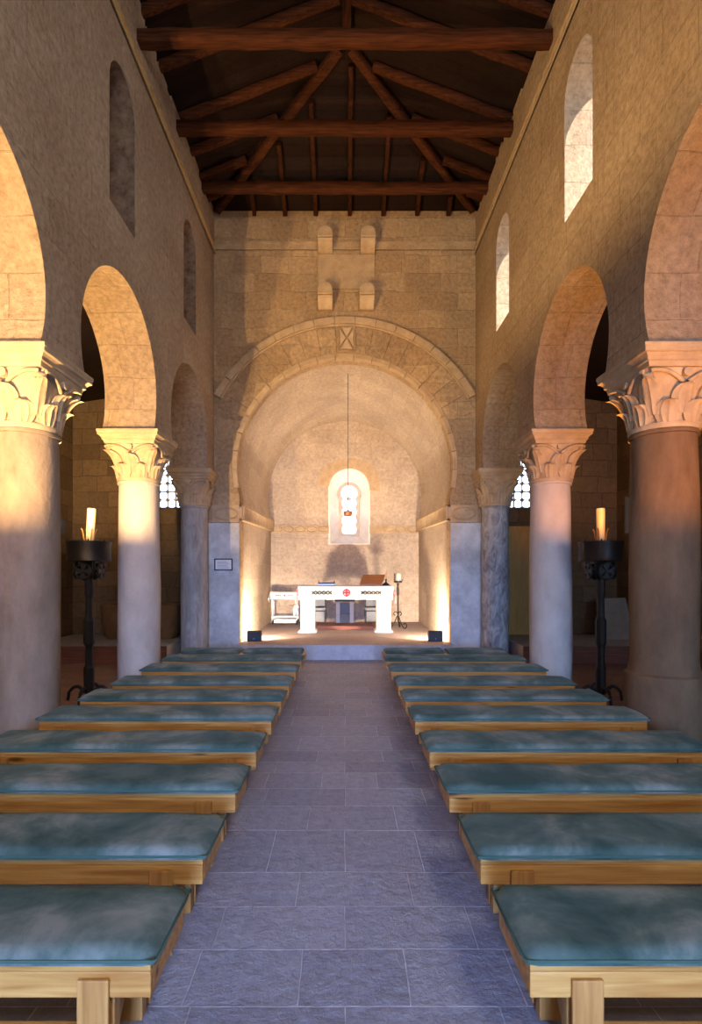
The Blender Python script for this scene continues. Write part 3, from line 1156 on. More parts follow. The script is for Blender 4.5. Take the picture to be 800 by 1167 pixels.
ys = [6.55, 7.4, 8.2, 9.15, 9.85, 10.5, 11.05]
for sgn in (-1, 1):
    for k, y in enumerate(ys):
        xin = 0.10 if y < YH else 2.72 * (y - YH) / (YE - .03 - YH) + 0.165
        yy = y
        o = MB().rough_beam((sgn * 2.86, yy, zside(2.86)), (sgn * max(xin, 0.1), yy, zside(max(xin, 0.1))), 0.11, 0.13, 8, 0.006).build('rafter', M['darkwood'], smooth=True)
        tag(o, '%s rafter from the camera on the %s roof slope' % (ORD[k], SIDE[sgn]), 'rafter', 'rafters of the nave roof')
    o = MB().rough_beam((0.09 * sgn, YH + 0.09, ZR - .19), (sgn * 2.64, YE - .10, zside(2.66, .16)), 0.13, 0.15, 10, 0.008).build('hip_rafter', M['darkwood'], smooth=True)
    tag(o, 'diagonal hip timber running down to the %s far corner of the roof' % SIDE[sgn], 'rafter', 'hip rafters of the nave roof')
jx = [-1.88, -1.24, -0.60, 0.10, 0.80, 1.50, 2.15]
names = ['leftmost', 'second from the left', 'third from the left', 'central', 'third from the right', 'second from the right', 'rightmost']
for x, nm in zip(jx, names):
    ytop = YE - (1 - abs(x) / 2.72) * (YE - YH) * 0.97 + 0.16
    f = (YE - ytop) / (YE - YH)
    zt = ZE + (ZR - ZE) * f - .09
    o = MB().rough_beam((x, YE - .01, ZE - .075), (x * 0.99, ytop, zt), 0.085, 0.12, 8, 0.006).build('jack_rafter', M['darkwood_y'], smooth=True)
    tag(o, 'short rafter rising from the end wall, %s' % nm if nm != 'central' else 'long central rafter rising from the end wall to the roof peak', 'rafter', 'short rafters above the end wall')

# ================================================================== EAST WALL FITTINGS
cl = {(0, 0): 'upper left', (1, 0): 'upper right', (0, 1): 'lower left', (1, 1): 'lower right'}
for i, x in enumerate((-0.40, 0.47)):
    for j, (zt, zb_) in enumerate(((8.77, 8.36), (7.63, 7.18))):
        r = 0.155
        h = zt - zb_
        xx = x + (0.0 if j == 0 else (0.0 if i == 0 else -0.02))
        t = thing('stone_corbel', '%s rolled stone corbel around the inscribed tablet above the arch' % cl[(i, j)], 'corbel', (xx, YE, zb_), 0, 'corbels above the arch')
        mm = MB()
        poly = [(-r, h * .46), (r, h * .46)] + [(r * math.cos(PI * k / 14), h - r + r * math.sin(PI * k / 14)) for k in range(15)]
        mm.prism(poly, lambda a, b, d: (a, d, b), -0.36, 0.0)
        mm.build('roll', M['carved'], t, bevel=0.012)
        MB().prism([(0, 0), (0, h * .43), (-0.33, h * .43), (-0.30, h * .3), (-0.16, h * .08), (-0.10, 0)], lambda a, b, d: (d, a, b), -r * .97, r * .97).build('console', M['carved'], t, bevel=0.012)
t = thing('inscribed_tablet', 'smooth stone tablet between four corbels above the arch', 'tablet', (0.03, YE, 7.56), 0)
mm = MB().box(-0.585, 0.585, -0.035, -0.001, 0.09, 0.795)
for k in range(5):
    z = 0.16 + k * 0.125
    x = -0.5
    while x < 0.48:
        wd = random.uniform(0.012, 0.03)
        mm.box(x, x + wd, -0.037, -0.034, z, z + 0.045)
        x += wd + random.uniform(0.02, 0.045)
mm.build('slab', M['carved'], t)
# framed notice on left pier
t = thing('framed_notice', 'small black framed white notice on the left pier', 'notice', (-2.52, YE - .0145, 1.80), 0)
for x0, x1, z0, z1 in ((-.19, .19, 0, .025), (-.19, .19, .225, .25), (-.19, -.165, .025, .225), (.165, .19, .025, .225)):
    MB().box(x0, x1, -0.025, 0, z0, z1).build('frame', M['black'], t, bevel=0.003)
card = MB().box(-.165, .165, -0.012, 0, .025, .225).build('card', M['paper'], t)
mm = MB()
for k in range(6):
    mm.box(-.13, .13 - .03 * (k % 3), -0.0135, -0.012, .05 + k * .026, .058 + k * .026)
mm.build('print', M['ink'], card)

# ================================================================== BENCHES
BX0, BX1 = 0.655, 2.72           # inner and outer end (mirrored on the left)
YBK = [2.26, 2.94, 3.70, 4.47, 5.31, 6.07, 6.86, 7.77, 8.62, 9.40]


def make_bench():
    Lh = (BX1 - BX0) / 2
    t = thing('wooden_bench', 'x', 'bench')
    MB().box(-Lh, Lh, -0.19, 0.19, 0.405, 0.43).build('seat_board', M['pine'], t, bevel=0.004)
    for s in (-1, 1):
        MB().box(-Lh, Lh, *sorted((s * 0.19, s * 0.158)), 0.315, 0.404).build('apron', M['pine'], t, bevel=0.005)
    for s in (-1, 1):
        MB().box(*sorted((s * Lh, s * (Lh - .028))), -0.157, 0.157, 0.318, 0.404).build('end_board', M['pine'], t, bevel=0.003)
    for sx in (-1, 1):
        cx = sx * (Lh - 0.19)
        for s in (-1, 1):
            MB().box(cx - .053, cx + .053, *sorted((s * 0.157, s * 0.105)), 0.0, 0.404).build('leg', M['pine_z'], t, bevel=0.004)
            MB().box(cx - .053, cx + .053, *sorted((s * 0.191, s * 0.207)), 0.0, 0.385).build('leg_facing', M['pine_z'], t, bevel=0.004)
        MB().box(cx - .022, cx + .022, -0.104, 0.104, 0.30, 0.38).build('cross_rail', M['pine'], t, bevel=0.003)
        MB().beam((cx, -0.10, 0.06), (cx, 0.10, 0.28), 0.04, 0.05, up=(0, -1, 1)).build('brace', M['pine_z'], t, bevel=0.003)
    MB().box(-Lh + .245, Lh - .245, -0.02, 0.02, 0.015, 0.07).build('stretcher', M['pine'], t, bevel=0.003)
    return t


def cushion_mesh(Lc, dc=0.43, z0=0.431, h=0.058, seed=0):
    rnd = random.Random(seed)
    nx, ny = 40, 12
    ph = [rnd.uniform(0, 6) for _ in range(6)]

    def sup(s):  # ease towards edges
        return (1 - abs(s) ** 7)
    vs, fs = [], []
    for side in (1, 0):
        for i in range(nx + 1):
            u = -1 + 2 * i / nx
            u = math.copysign(abs(u) ** 0.85, u)
            for j in range(ny + 1):
                v = -1 + 2 * j / ny
                v = math.copysign(abs(v) ** 0.7, v)
                x, y = u * Lc / 2, v * dc / 2
                # rounded plan corners
                if abs(u) > .96 and abs(v) > .85:
                    x -= math.copysign(.009, u)
                    y -= math.copysign(.009, v)
                e = (max(0, 1 - abs(u) ** 40) * max(0, 1 - abs(v) ** 8)) ** 0.5
                if side:
                    z = z0 + .022 + (h - .022) * e + 0.004 * math.sin(x * 5 + ph[0]) * math.sin(y * 9 + ph[1]) * e + 0.003 * math.sin(x * 11 + ph[2]) * e
                else:
                    z = z0 + (.010 if max(abs(u), abs(v)) > .999 else 0)
                vs.append((x, y, z))
    o = (nx + 1) * (ny + 1)
    idx = lambda i, j, k: k * o + i * (ny + 1) + j
    for i in range(nx):
        for j in range(ny):
            fs.append((idx(i, j, 0), idx(i + 1, j, 0), idx(i + 1, j + 1, 0), idx(i, j + 1, 0)))
            fs.append((idx(i, j, 1), idx(i, j + 1, 1), idx(i + 1, j + 1, 1), idx(i + 1, j, 1)))
    for i in range(nx):
        for j in (0, ny):
            fs.append((idx(i, j, 0), idx(i + 1, j, 0), idx(i + 1, j, 1), idx(i, j, 1)))
    for j in range(ny):
        for i in (0, nx):
            fs.append((idx(i, j, 0), idx(i, j + 1, 0), idx(i, j + 1, 1), idx(i, j, 1)))
    return MB().add(vs, fs)


def make_cushion(Lc, seed):
    t = thing('bench_cushion', 'x', 'cushion')
    pad = cushion_mesh(Lc, seed=seed).build('pad', M['velvet'], t, smooth=True)
    a, b, z = Lc / 2 - .002, 0.213, 0.4545
    pts = [(-a + .008, -b, z), (a - .008, -b, z), (a, -b + .008, z), (a, b - .008, z), (a - .008, b, z), (-a + .008, b, z), (-a, b - .008, z), (-a, -b + .008, z), (-a + .008, -b, z)]
    MB().tube(pts, 0.0055, 6).build('piping', M['piping'], pad, smooth=True)
    return t


bench0 = make_bench()
cush = [make_cushion(BX1 - BX0 + .05, 1), make_cushion(BX1 - BX0 + .05, 2)]
half = [make_cushion(0.97, 3), make_cushion(0.97, 4)]
first_b, first_c, first_h = True, [True, True], [True, True]
for sgn in (-1, 1):
    for k, yb in enumerate(YBK):
        y = yb - 0.205
        xc = sgn * (BX0 + BX1) / 2 + (0.0 if sgn < 0 else -0.03)
        where = 'pine bench %s of the aisle, %s' % (SIDE[sgn], 'nearest the camera' if k == 0 else ('last row before the altar step' if k == 9 else '%s row from the camera' % ORD[k]))
        if first_b:
            b, first_b = bench0, False
            b.location = (xc, y, 0)
        else:
            b = dup(bench0, (xc, y, 0))
        b['label'] = where
        b['group'] = 'pine benches in rows'
        rz = random.uniform(-0.004, 0.004)
        if k == 9:
            for q in (0, 1):
                loc = (xc + (q - .5) * 1.02, y, 0)
                lb = 'short teal cushion on the last %s bench, %s half' % (SIDE[sgn], 'aisle' if (q == 1) == (sgn < 0) else 'outer')
                if first_h[q]:
                    c, first_h[q] = half[q], False
                    c.location = loc
                else:
                    c = dup(half[q], loc)
                c['label'] = lb
                c['group'] = 'teal bench cushions'
        else:
            q = (k + (sgn > 0)) % 2
            if first_c[q]:
                c, first_c[q] = cush[q], False
                c.location = (xc, y, 0)
            else:
                c = dup(cush[q], (xc, y, 0), rz)
            c['label'] = 'long teal velvet cushion on the %s bench %s of the aisle' % ('nearest' if k == 0 else ORD[k], SIDE[sgn])
            c['group'] = 'teal bench cushions'

# ================================================================== CANDLE STANDS


def arc(c, r, a0, a1, n, fn):
    return [fn(c[0] + r * math.cos(a0 + (a1 - a0) * i / n), c[1] + r * math.sin(a0 + (a1 - a0) * i / n)) for i in range(n + 1)]


def make_stand():
    t = thing('iron_candle_stand', 'x', 'candle stand')
    MB().lathe([(.045, .10), (.068, .11), (.068, .46), (.052, .50), (.050, .74), (.072, .80), (.074, 1.10), (.05, 1.16), (.046, 1.40), (.06, 1.46), (.058, 1.62), (.05, 1.70), (.05, 1.90)], 8, a0=PI / 8).build('post', M['iron'], t, bevel=0.004)
    mm = MB().lathe([(.03, 1.902), (.272, 1.902), (.285, 1.915), (.278, 1.94), (.278, 2.12), (.287, 2.15), (.285, 2.175), (.262, 2.175), (.262, 1.95), (.03, 1.95)], 40)
    drum = mm.build('drum', M['iron'], t, smooth=True)
    for k in range(8):
        a = k * PI / 4 + PI / 8
        MB().lathe([(0.0005, 2.17), (.012, 2.175), (.012, 2.19), (.0005, 2.20)], 8, (0.274 * math.cos(a), 0.274 * math.sin(a))).build('rivet', M['iron'], drum)
    # round cross medallions below the drum
    for k in range(4):
        a = PI / 4 + k * PI / 2 - PI / 4
        d = Vector((math.cos(a), math.sin(a), 0))
        s = Vector((-math.sin(a), math.cos(a), 0))
        c = d * 0.165 + Vector((0, 0, 1.775))
        mm = MB()
        mm.tube([c + s * (.10 * math.cos(q * PI / 12)) + Vector((0, 0, .10 * math.sin(q * PI / 12))) for q in range(25)], .013, 8)
        for q in range(4):
            ca, sa = math.cos(q * PI / 2), math.sin(q * PI / 2)
            pl = [(x * ca - y_ * sa, x * sa + y_ * ca) for x, y_ in ((.01, -.012), (.09, -.05), (.09, .05), (.01, .012))]
            mm.prism(pl, lambda p, r_, e: tuple(c + s * p + Vector((0, 0, r_)) + d * e), -.009, .009)
        mm.tube([c + Vector((0, 0, .095)), c + Vector((0, 0, .135))], .012, 6)
        mm.tube([d * .045 + Vector((0, 0, 1.775)), d * .07 + Vector((0, 0, 1.775))], .012, 6)
        mm.build('cross_medallion', M['iron'], t)
    # bowl-shaped ring of straps gathering at the post
    for k in range(4):
        a = PI / 4 + k * PI / 2
        pts = [((.05 + .14 * math.sin(q * PI / 16)) * math.cos(a), (.05 + .14 * math.sin(q * PI / 16)) * math.sin(a), 1.66 + .24 * (1 - math.cos(q * PI / 16))) for q in range(9)]
        MB().tube(pts, .013, 7).build('bracket', M['iron'], t, smooth=True)
    for k in range(4):
        a = PI / 4 + k * PI / 2 + PI / 4
        ca, sa = math.cos(a), math.sin(a)
        pts = []
        for q in range(15):
            u = q / 14
            rr = 0.05 + 0.24 * u
            z = 0.13 + 0.10 * math.sin(u * PI * 0.75) - 0.165 * max(0, u - .35) ** 1.4
            pts.append((rr * ca, rr * sa, max(z, 0.02) if u < 1 else 0.022))
        MB().tube(pts, .02, 8, radii=[.026 - .006 * q / 14 for q in range(15)]).build('foot', M['iron'], t, smooth=True)
    # candle spike holder inside drum
    cup = MB().lathe([(.09, 1.951), (.09, 1.97), (.055, 1.98), (.055, 2.06), (.05, 2.06), (.05, 2.0)], 20, cap=False).build('candle_cup', M['iron'], t)
    for k in range(4):
        a = k * PI / 2 + PI / 4
        ca, sa = math.cos(a), math.sin(a)
        MB().tube([(.056 * ca, .056 * sa, 2.15), (.075 * ca, .075 * sa, 2.25), (.085 * ca, .085 * sa, 2.32), (.105 * ca, .105 * sa, 2.35)], .009, 6).build('prong', M['copper'], cup, smooth=True)
    return t


st0 = make_stand()
st0.location = (-3.47, 7.5, 0.0)
st0['label'] = 'tall black iron candle stand between the left columns'
st0['group'] = 'iron candle stands'
dup(st0, (3.47, 7.5, 0.0), 0.0, 'tall black iron candle stand between the right columns')
for sgn, lab, tilt in ((-1, 'thick leaning candle in the left iron stand', 0.06), (1, 'thick upright candle in the right iron stand', 0.0)):
    t = thing('candle', lab, 'candle', (sgn * 3.47, 7.5, 2.0), 0, 'thick candles in the iron stands')
    t.rotation_euler = (0, tilt, 0)
    MB().lathe([(.038, .002), (.038, .19), (.052, .21), (.056, .60), (.052, .625), (.03, .62), (.01, .612)], 24).build('wax', M['wax'], t, smooth=True)
    MB().tube([(0, 0, .60), (.004, 0, .64)], .004, 6).build('wick', M['black'], t)

# ================================================================== APSE FURNITURE
ZF = 0.30
# altar
AY = 13.45
t = thing('stone_altar', 'white stone altar table on two square legs in the apse', 'altar', (0.02, AY, ZF), 0)
MB().box(-1.12, 1.12, 0.0, 0.95, 0.83, 1.12).build('tabletop', M['white'], t, bevel=0.01)
for s in (-1, 1):
    MB().box(s * 0.93 - .17, s * .93 + .17, 0.03, 0.45, 0.07, 0.83).build('leg', M['white'], t, bevel=0.008)
    MB().prism([(-.22, 0), (.22, 0), (.22, .03), (.17, .07), (-.17, .07), (-.22, .03)], lambda a, b, d: (s * .93 + a, d, b), -0.02, 0.50).build('leg_base', M['white'], t, bevel=0.004)

# altar cloth: top, front drop and flaring side drops, folded as one sheet
t = thing('altar_cloth', 'white altar cloth with dark and red embroidery over the altar', 'cloth', (0.02, AY, ZF), 0)
mm = MB()
n = 60


def sheet(P, nu, nv, th=0.006):
    vs, fs = [], []
    for i in range(nu + 1):
        for j in range(nv + 1):
            vs.append(P(i / nu, j / nv))
    for i in range(nu):
        for j in range(nv):
            q = i * (nv + 1) + j
            fs.append((q, q + 1, q + nv + 2, q + nv + 1))
    mm.add(vs, fs)


sheet(lambda u, v: (-1.15 + 2.3 * u, -0.03 + 1.0 * v, 1.132), 30, 4)
sheet(lambda u, v: (-1.15 + 2.3 * u, -0.03 - .012 * v - .006 * math.sin(u * 40) * v, 1.132 - 0.325 * v), 60, 6)
for s in (-1, 1):
    sheet(lambda u, v: (s * (1.15 + .07 * v + .015 * math.sin(u * 9)), -0.03 + 1.0 * u, 1.132 - (0.50 - .12 * abs(2 * u - 1)) * v), 24, 6)
o = mm.build('sheet', M['linen'], t, smooth=True, weld=1e-3)
so = o.modifiers.new('solid', 'SOLIDIFY')
so.thickness = 0.006
so.offset = 0
for cx_ in (-0.58, 0.62):
    mm = MB()
    for k in range(5):
        for sg in (-1, 1):
            mm.beam((cx_ - .25 + k * .1, -.058, .97 - sg * .042), (cx_ - .15 + k * .1, -.058, .97 + sg * .042), .008, .034, up=(0, 0, 1))
    mm.build('embroidered_braid', M['embro_dark'], t)
mm = MB()
c0 = (0.02, .97)
mm.tube([(c0[0] + .085 * math.cos(q * PI / 12), -.058, c0[1] + .075 * math.sin(q * PI / 12)) for q in range(25)], .014, 6)
mm.box(c0[0] - .018, c0[0] + .018, -.064, -.052, c0[1] - .10, c0[1] + .10)
mm.box(c0[0] - .085, c0[0] + .085, -.064, -.052, c0[1] - .018, c0[1] + .018)
mm.build('red_cross', M['embro_red'], t)
for s in (-1, 1):
    mm = MB()
    mm.tube([(s * 1.185, .06 + .05 * math.cos(q * PI / 6), .97 + .06 * math.sin(q * PI / 6)) for q in range(13)], .018, 6)
    mm.box(*sorted((s * 1.17, s * 1.21)), .04, .08, .90, 1.04)
    mm.build('side_cross', M['embro_red'], t)

# missal stand
t = thing('missal_stand', 'brown wooden book stand on the altar', 'book stand', (0.66, AY + .3, ZF + 1.143), 0)
MB().add([(-.30, -.12, .03), (.26, -.12, .03), (.36, .14, .27), (-.20, .14, .27), (-.30, -.10, .01), (.26, -.10, .01), (.36, .17, .25), (-.20, .17, .25)],
         [(0, 1, 2, 3), (7, 6, 5, 4), (0, 4, 5, 1), (1, 5, 6, 2), (2, 6, 7, 3), (3, 7, 4, 0)]).build('desk', M['bookwood'], t, bevel=0.004)
MB().box(-.30, .26, -.15, -.10, .0, .04).build('ledge', M['bookwood'], t, bevel=0.003)
MB().beam((-.10, .17, .22), (-.10, .30, .0), .04, .02, up=(1, 0, 0)).build('strut', M['bookwood'], t)
MB().beam((.22, .17, .22), (.22, .30, .0), .04, .02, up=(1, 0, 0)).build('strut', M['bookwood'], t)
# small candlestick on the altar
t = thing('altar_candlestick', 'small dark candlestick with a thin taper on the altar', 'candlestick', (1.02, AY + .30, ZF + 1.138), 0)
MB().lathe([(.10, 0), (.10, .02), (.07, .05), (.03, .07), (.015, .09), (.015, .13), (.03, .14), (.03, .155)], 20).build('holder', M['black'], t, smooth=True)
MB().lathe([(.011, .156), (.010, .32), (.003, .335)], 10).build('taper', M['copper'], t)
# low dark rack
t = thing('low_dark_rack', 'low dark metal rack lying on the left of the altar', 'rack', (-.46, AY + .35, ZF + 1.138), 0)
MB().box(-.21, .21, -.06, .06, 0.0, .045).build('tray', M['steel'], t, bevel=0.004)
MB().box(-.21, .21, .045, .06, .045, .075).build('rail', M['black'], t, bevel=0.003)
for s in (-1, 1):
    MB().tube([(s * .195, .05, .046), (s * .195, .05, .125)], .010, 6).build('upright', M['black'], t)

# predella behind the altar
o = MB().box(-.74, .74, AY + .62, AY + 1.55, ZF + .001, ZF + .10).build('low_platform', M['redwood'], bevel=0.008)
tag(o, 'low dark red platform on the floor behind the altar', 'platform')
# seats behind
for x, lab in ((-0.76, 'grey upholstered chair behind the altar on the left'), (0.79, 'grey upholstered chair behind the altar on the right')):
    t = thing('side_chair', lab, 'chair', (x, 15.75, ZF), 0, 'grey chairs behind the altar')
    for sx in (-1, 1):
        MB().box(sx * .20 - .022, sx * .20 + .022, .16, .20, 0, .88).build('post', M['black'], t, bevel=0.004)
        MB().box(sx * .20 - .022, sx * .20 + .022, -.22, -.18, 0, .43).build('leg', M['black'], t, bevel=0.004)
        MB().box(sx * .20 - .018, sx * .20 + .018, -.18, .16, .36, .40).build('side_rail', M['black'], t)
    MB().box(-.178, .178, .165, .195, .50, .78).build('back_panel', M['greypanel'], t, bevel=0.006)
    MB().box(-.178, .178, .165, .195, .785, .86).build('head_panel', M['greencush'], t, bevel=0.006)
    MB().box(-.178, .178, .165, .195, .455, .495).build('back_rail', M['black'], t)
    MB().box(-.225, .225, -.23, .155, .405, .47).build('seat', M['greypanel'], t, bevel=0.015)
    MB().box(-.17, .17, -.215, -.195, .10, .355).build('front_panel', M['greypanel'], t)
    MB().box(-.178, .178, -.215, -.185, .36, .40).build('front_rail', M['black'], t)
t = thing('presiding_chair', 'white framed chair with grey panel behind the middle of the altar', 'chair', (0.0, 15.65, ZF), 0)
for sx in (-1, 1):
    MB().box(sx * .195 - .055, sx * .195 + .055, -.2, .2, 0, .60).build('side', M['white'], t, bevel=0.006)
    MB().box(sx * .205 - .075, sx * .205 + .075, -.22, .22, .60, .64).build('armrest', M['white'], t, bevel=0.006)
MB().box(-.29, .29, .10, .22, .641, .72).build('top_rail', M['black'], t, bevel=0.006)
MB().box(-.138, .138, .10, .15, .30, .60).build('back_panel', M['greypanel'], t)
MB().box(-.138, .138, -.2, .10, .22, .30).build('seat', M['greypanel'], t, bevel=0.01)
MB().box(-.138, .138, -.16, -.13, 0, .218).build('front_panel', M['greypanel'], t)

# trolley with cloth
TY = 15.75
t = thing('serving_trolley', 'small wheeled side table at the left of the apse', 'trolley', (-1.69, TY, ZF), 0)
MB().box(-.37, .37, -.22, .22, .87, .90).build('top_board', M['steel'], t, bevel=0.004)
MB().box(-.33, .33, -.20, .20, .20, .225).build('lower_shelf', M['steel'], t, bevel=0.004)
MB().box(-.30, .30, -.19, .19, .04, .15).build('bottom_box', M['steel'], t, bevel=0.006)
for sx in (-1, 1):
    for sy in (-1, 1):
        MB().tube([(sx * .345, sy * .2, .11), (sx * .345, sy * .2, .869)], .014, 8).build('leg', M['steel'], t)
        mm = MB().lathe([(.02, -.018), (.052, -.018), (.055, 0), (.052, .018), (.02, .018)], 16)
        for p in mm.v:
            p.x, p.y, p.z = p.z + sx * .345, p.y + sy * .2, p.x + .055
        mm.build('wheel', M['black'], t, smooth=True)
t = thing('trolley_cloth', 'white cloth with a red mark over the wheeled side table', 'cloth', (-1.69, TY, ZF), 0)
mm = MB()
sheet(lambda u, v: (-.40 + .80 * u, -.245 + .49 * v, .912), 16, 6)
sheet(lambda u, v: (-.40 + .80 * u, -.245 - .012 * v - .008 * math.sin(u * 22) * v, .912 - .20 * v), 40, 5)
for s in (-1, 1):
    sheet(lambda u, v: (s * (.40 + .07 * v), -.245 + .49 * u, .912 - (.30 - .08 * abs(2 * u - 1)) * v), 12, 5)
o = mm.build('sheet', M['linen'], t, smooth=True, weld=1e-3)
so = o.modifiers.new('solid', 'SOLIDIFY')
so.thickness = 0.006
so.offset = 0
mm = MB()
for s in (-1, 1):
    for k in range(4):
        mm.box(s * .17 - .085 + k * .042, s * .17 - .055 + k * .042, -.275, -.262, .80, .835)
mm.build('embroidered_braid', M['embro_dark'], t)
mm = MB()
mm.box(-.012, .012, -.276, -.262, .785, .85)
mm.box(-.035, .035, -.276, -.262, .807, .83)
mm.build('red_cross', M['embro_red'], t)
# small white cruet on trolley's lower shelf
t = thing('white_bottle', 'small white bottle on the lower shelf of the wheeled table', 'bottle', (-1.43, TY, ZF + .226), 0)
MB().lathe([(.035, 0), (.04, .02), (.04, .2), (.018, .26), (.016, .31)], 16).build('body', M['linen'], t, smooth=True)
MB().lathe([(.02, .311), (.02, .335), (.012, .34)], 12).build('stopper', M['black'], t)

# scrolled iron candlestick right of altar
t = thing('scrolled_candlestick', 'black wrought iron candlestick with scrolled feet right of the altar', 'candlestick', (1.38, 14.35, ZF), 0)
MB().lathe([(.012, .18), (.024, .22), (.02, .40), (.028, .42), (.02, .44), (.02, .85), (.035, .90), (.035, 1.05), (.022, 1.1), (.03, 1.15), (.03, 1.19)], 10).build('stem', M['iron'], t, smooth=True)
MB().lathe([(.03, 1.191), (.10, 1.20), (.115, 1.25), (.10, 1.25), (.09, 1.215), (.03, 1.21)], 20).build('drip_pan', M['iron'], t, smooth=True)
for k in range(5):
    a = k * 2 * PI / 5
    MB().tube([(.108 * math.cos(a), .108 * math.sin(a), 1.252), (.13 * math.cos(a), .13 * math.sin(a), 1.30)], .008, 5).build('spike', M['iron'], t)
MB().tube([(-.085, 0, 1.24), (-.09, 0, 1.44)], .02, 8).build('holder_post', M['iron'], t)
for k in range(3):
    a = -PI / 2 + 0.75 + k * 2 * PI / 3
    ca, sa = math.cos(a), math.sin(a)
    pts = []
    for q in range(26):
        u = q / 25
        if u < .6:
            v = u / .6
            rr, z = .02 + .21 * v, .34 - .31 * math.sin(v * PI / 2)
        else:
            v = (u - .6) / .4
            th = -PI / 2 + v * PI * 1.35
            rr, z = .23 + .075 * math.cos(th) * (1 - .4 * v), .105 + .075 * math.sin(th) * (1 - .4 * v)
        pts.append((rr * ca, rr * sa, max(z, .016)))
    mm = MB().tube(pts, .015, 7)
    pts = []
    for q in range(16):
        th = -PI / 2 + q / 15 * PI * 1.5
        pts.append(((.07 + .045 * math.cos(th)) * ca, (.07 + .045 * math.cos(th)) * sa, .40 + .045 * math.sin(th)))
    mm.tube(pts, .012, 7)
    mm.build('foot', M['iron'], t, smooth=True)
t = thing('candle', 'short white candle on the scrolled iron candlestick', 'candle', (1.40, 14.35, ZF + 1.216), 0)
MB().lathe([(.045, 0), (.048, .02), (.045, .20), (.03, .22), (.008, .215)], 18).build('wax', M['waxwhite'], t, smooth=True)
MB().tube([(0, 0, .21), (.003, 0, .245)], .004, 5).build('wick', M['black'], t)

# floodlights on the apse floor
for sgn in (-1, 1):
    t = thing('floor_floodlight', 'black floodlight on the floor at the %s foot of the apse arch' % SIDE[sgn], 'floodlight', (sgn * 1.92, 11.75, ZF), 0, 'floodlights in the apse')
    MB().prism([(-.07, 0), (.10, 0), (.07, .22), (-.04, .23), (-.07, .20)], lambda a, b, d: (d, a, b), -.15, .15).build('housing', M['black'], t, bevel=0.006)
    MB().prism([(.106, .03), (.078, .20), (.083, .20), (.111, .03)], lambda a, b, d: (d, a, b), -.13, .13).build('glass', M['lampglass'], t)
    mm = MB().lathe([(.001, 0), (.014, 0), (.012, .006), (.001, .007)], 12)
    for p in mm.v:
        p.x, p.y, p.z = p.x, -.0705 - p.z, p.y + .06
    mm.build('indicator', M['bluelens'], t)
    light('floodlight_glow', 'AREA', (sgn * 1.92, 11.875, ZF + .13), 290, (1.0, 0.76, 0.53), direction=(sgn * 0.25, 1, 0.45), shape='RECTANGLE', size=.24, size_y=.15)
    light('floodlight_side', 'POINT', (sgn * 2.02, 11.93, ZF + .16), 45, (1.0, 0.60, 0.28), shadow_soft_size=0.03)

# lamp hanging from the vault
t = thing('hanging_lamp', 'small copper lamp hanging on a thin cord in the apse arch', 'lamp', (0.07, 12.4, 3.02), 0)
MB().tube([(0, 0, .145), (0, 0, 3.2)], .006, 6).build('cord', M['iron'], t)
MB().lathe([(.02, 0), (.09, .01), (.10, .05), (.10, .11), (.03, .13), (.015, .15)], 16).build('lamp_body', M['copper'], t, smooth=True)

# ================================================================== AISLE OBJECTS
mm = MB()
rows = [(0.70, 0.34, 0.0), (0.76, 0.37, 0.12), (0.83, 0.42, 0.66), (0.84, 0.43, 0.72), (0.75, 0.34, 0.72), (0.72, 0.31, 0.60), (0.64, 0.25, 0.20)]
vs, fs = [], []
nn = 28
for hx, hy, z in rows:
    for k in range(nn):
        a = 2 * PI * k / nn
        c, s_ = math.cos(a), math.sin(a)
        vs.append((math.copysign(abs(c) ** .45, c) * hx, math.copysign(abs(s_) ** .45, s_) * hy, z))
for i in range(len(rows) - 1):
    for k in range(nn):
        fs.append((i * nn + k, i * nn + (k + 1) % nn, (i + 1) * nn + (k + 1) % nn, (i + 1) * nn + k))
fs.append(tuple(range(nn - 1, -1, -1)))
fs.append(tuple((len(rows) - 1) * nn + k for k in range(nn)))
mm.add(vs, fs)
o = mm.build('stone_trough', M['basin'], smooth=True, loc=(-4.36, 11.95, 0.351))
tag(o, 'brown stone trough standing in the left aisle behind the columns', 'trough')

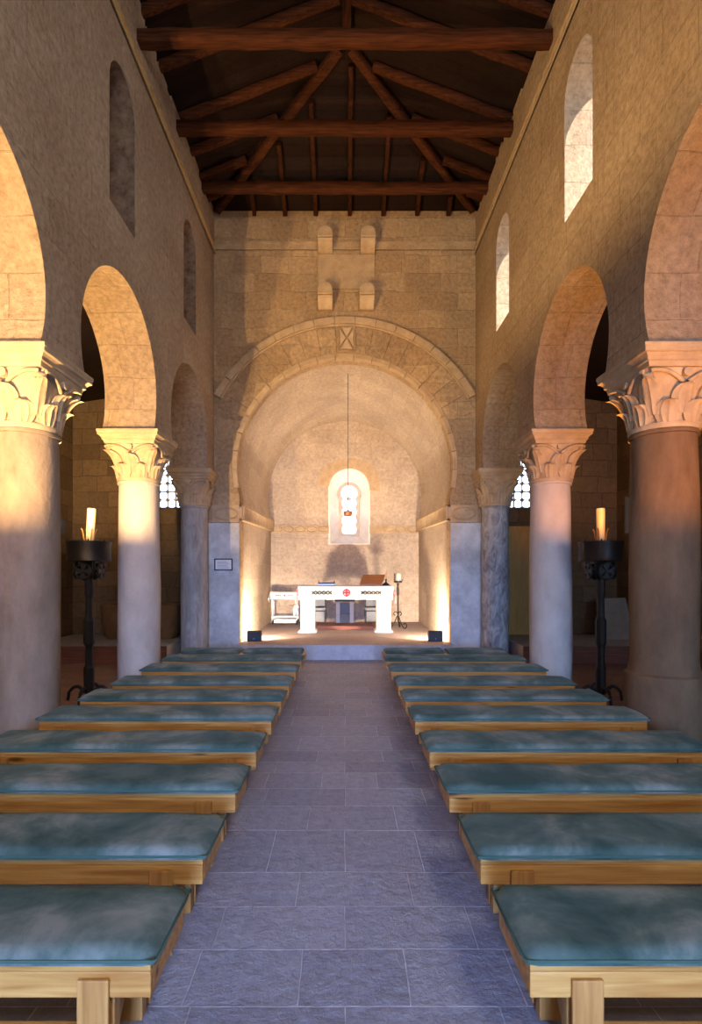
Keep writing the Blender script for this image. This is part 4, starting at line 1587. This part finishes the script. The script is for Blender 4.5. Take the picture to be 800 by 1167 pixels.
t = thing('leaning_stone_slab', 'grey inscribed stone slab leaning against the right aisle wall', 'stone slab', (5.72, 11.7, 0.351), 0.0)
mm = MB().add([(-.34, -.02, 0), (.40, -.02, .0), (.40, .06, 0), (-.34, .06, .0), (-.20, .36, .84), (.40, .36, .86), (.40, .44, .84), (-.20, .44, .82)],
         [(0, 3, 2, 1), (4, 5, 6, 7), (0, 1, 5, 4), (1, 2, 6, 5), (2, 3, 7, 6), (3, 0, 4, 7)])
for k in range(6):
    f = 0.12 + k * .13
    mm.beam((-.24 + .1 * f, -.02 + .38 * f - .002, .85 * f), (.34, -.02 + .38 * f - .002, .86 * f), .006, .012)
mm.build('slab', M['slab'], t)

t = thing('wooden_door', 'yellow wooden door in the right aisle beside the marble column', 'door', (3.90, YA, 0.351), 0)
leaf = MB().box(-.44, .42, -.055, -.002, 0, 2.46).build('door_leaf', M['doorwood'], t, bevel=0.005)
for z0, z1 in ((.12, 1.0), (1.16, 2.34)):
    for x0, x1 in ((-.36, -.04), (.04, .34)):
        MB().box(x0, x1, -.066, -.0555, z0, z1).build('panel', M['doorwood'], leaf, bevel=0.004)
MB().tube([(.37, -.056, 1.05), (.37, -.10, 1.05), (.30, -.10, 1.05)], .011, 8).build('handle', M['iron'], leaf)

# ================================================================== UPLIGHTS STRAPPED BEHIND THE COLUMNS


def uplight(x, y, z, energy, color, lab, hl=.06, hr=.06):
    t = thing('column_uplight', lab, 'uplight', (x, y, z), 0, 'uplights behind the columns')
    mm = MB()
    mm.box(-.13, .13, -.085, .13, -.09, -.07)
    mm.box(-.13, -.115, -.085, .13, -.07, hl)
    mm.box(.115, .13, -.085, .13, -.07, hr)
    mm.box(-.115, .115, -.085, -.07, -.07, .05)
    mm.box(-.115, .115, .115, .13, -.07, .004)
    mm.build('housing', M['black'], t)
    MB().box(-.02, .02, -.12, -.0855, -.06, .0).build('bracket', M['iron'], t)
    light('uplight_glow', 'POINT', (x, y, z), energy, color, shadow_soft_size=0.012)


uplight(-3.12, 5.36 + .42, 2.26, 850, (1.0, 0.62, 0.25), 'small black uplight strapped behind the thick left column')
uplight(3.12, 5.36 + .42, 2.26, 230, (1.0, 0.40, 0.07), 'small black uplight strapped behind the thick right column', hl=.30)
uplight(-3.12, YC[0] - BAY + .43 + .12, 2.20, 1150, (1.0, 0.62, 0.25), 'small black uplight on the end wall of the left arcade')
uplight(3.12, YC[0] - BAY + .43 + .12, 2.20, 300, (1.0, 0.40, 0.07), 'small black uplight on the end wall of the right arcade', hl=.30)
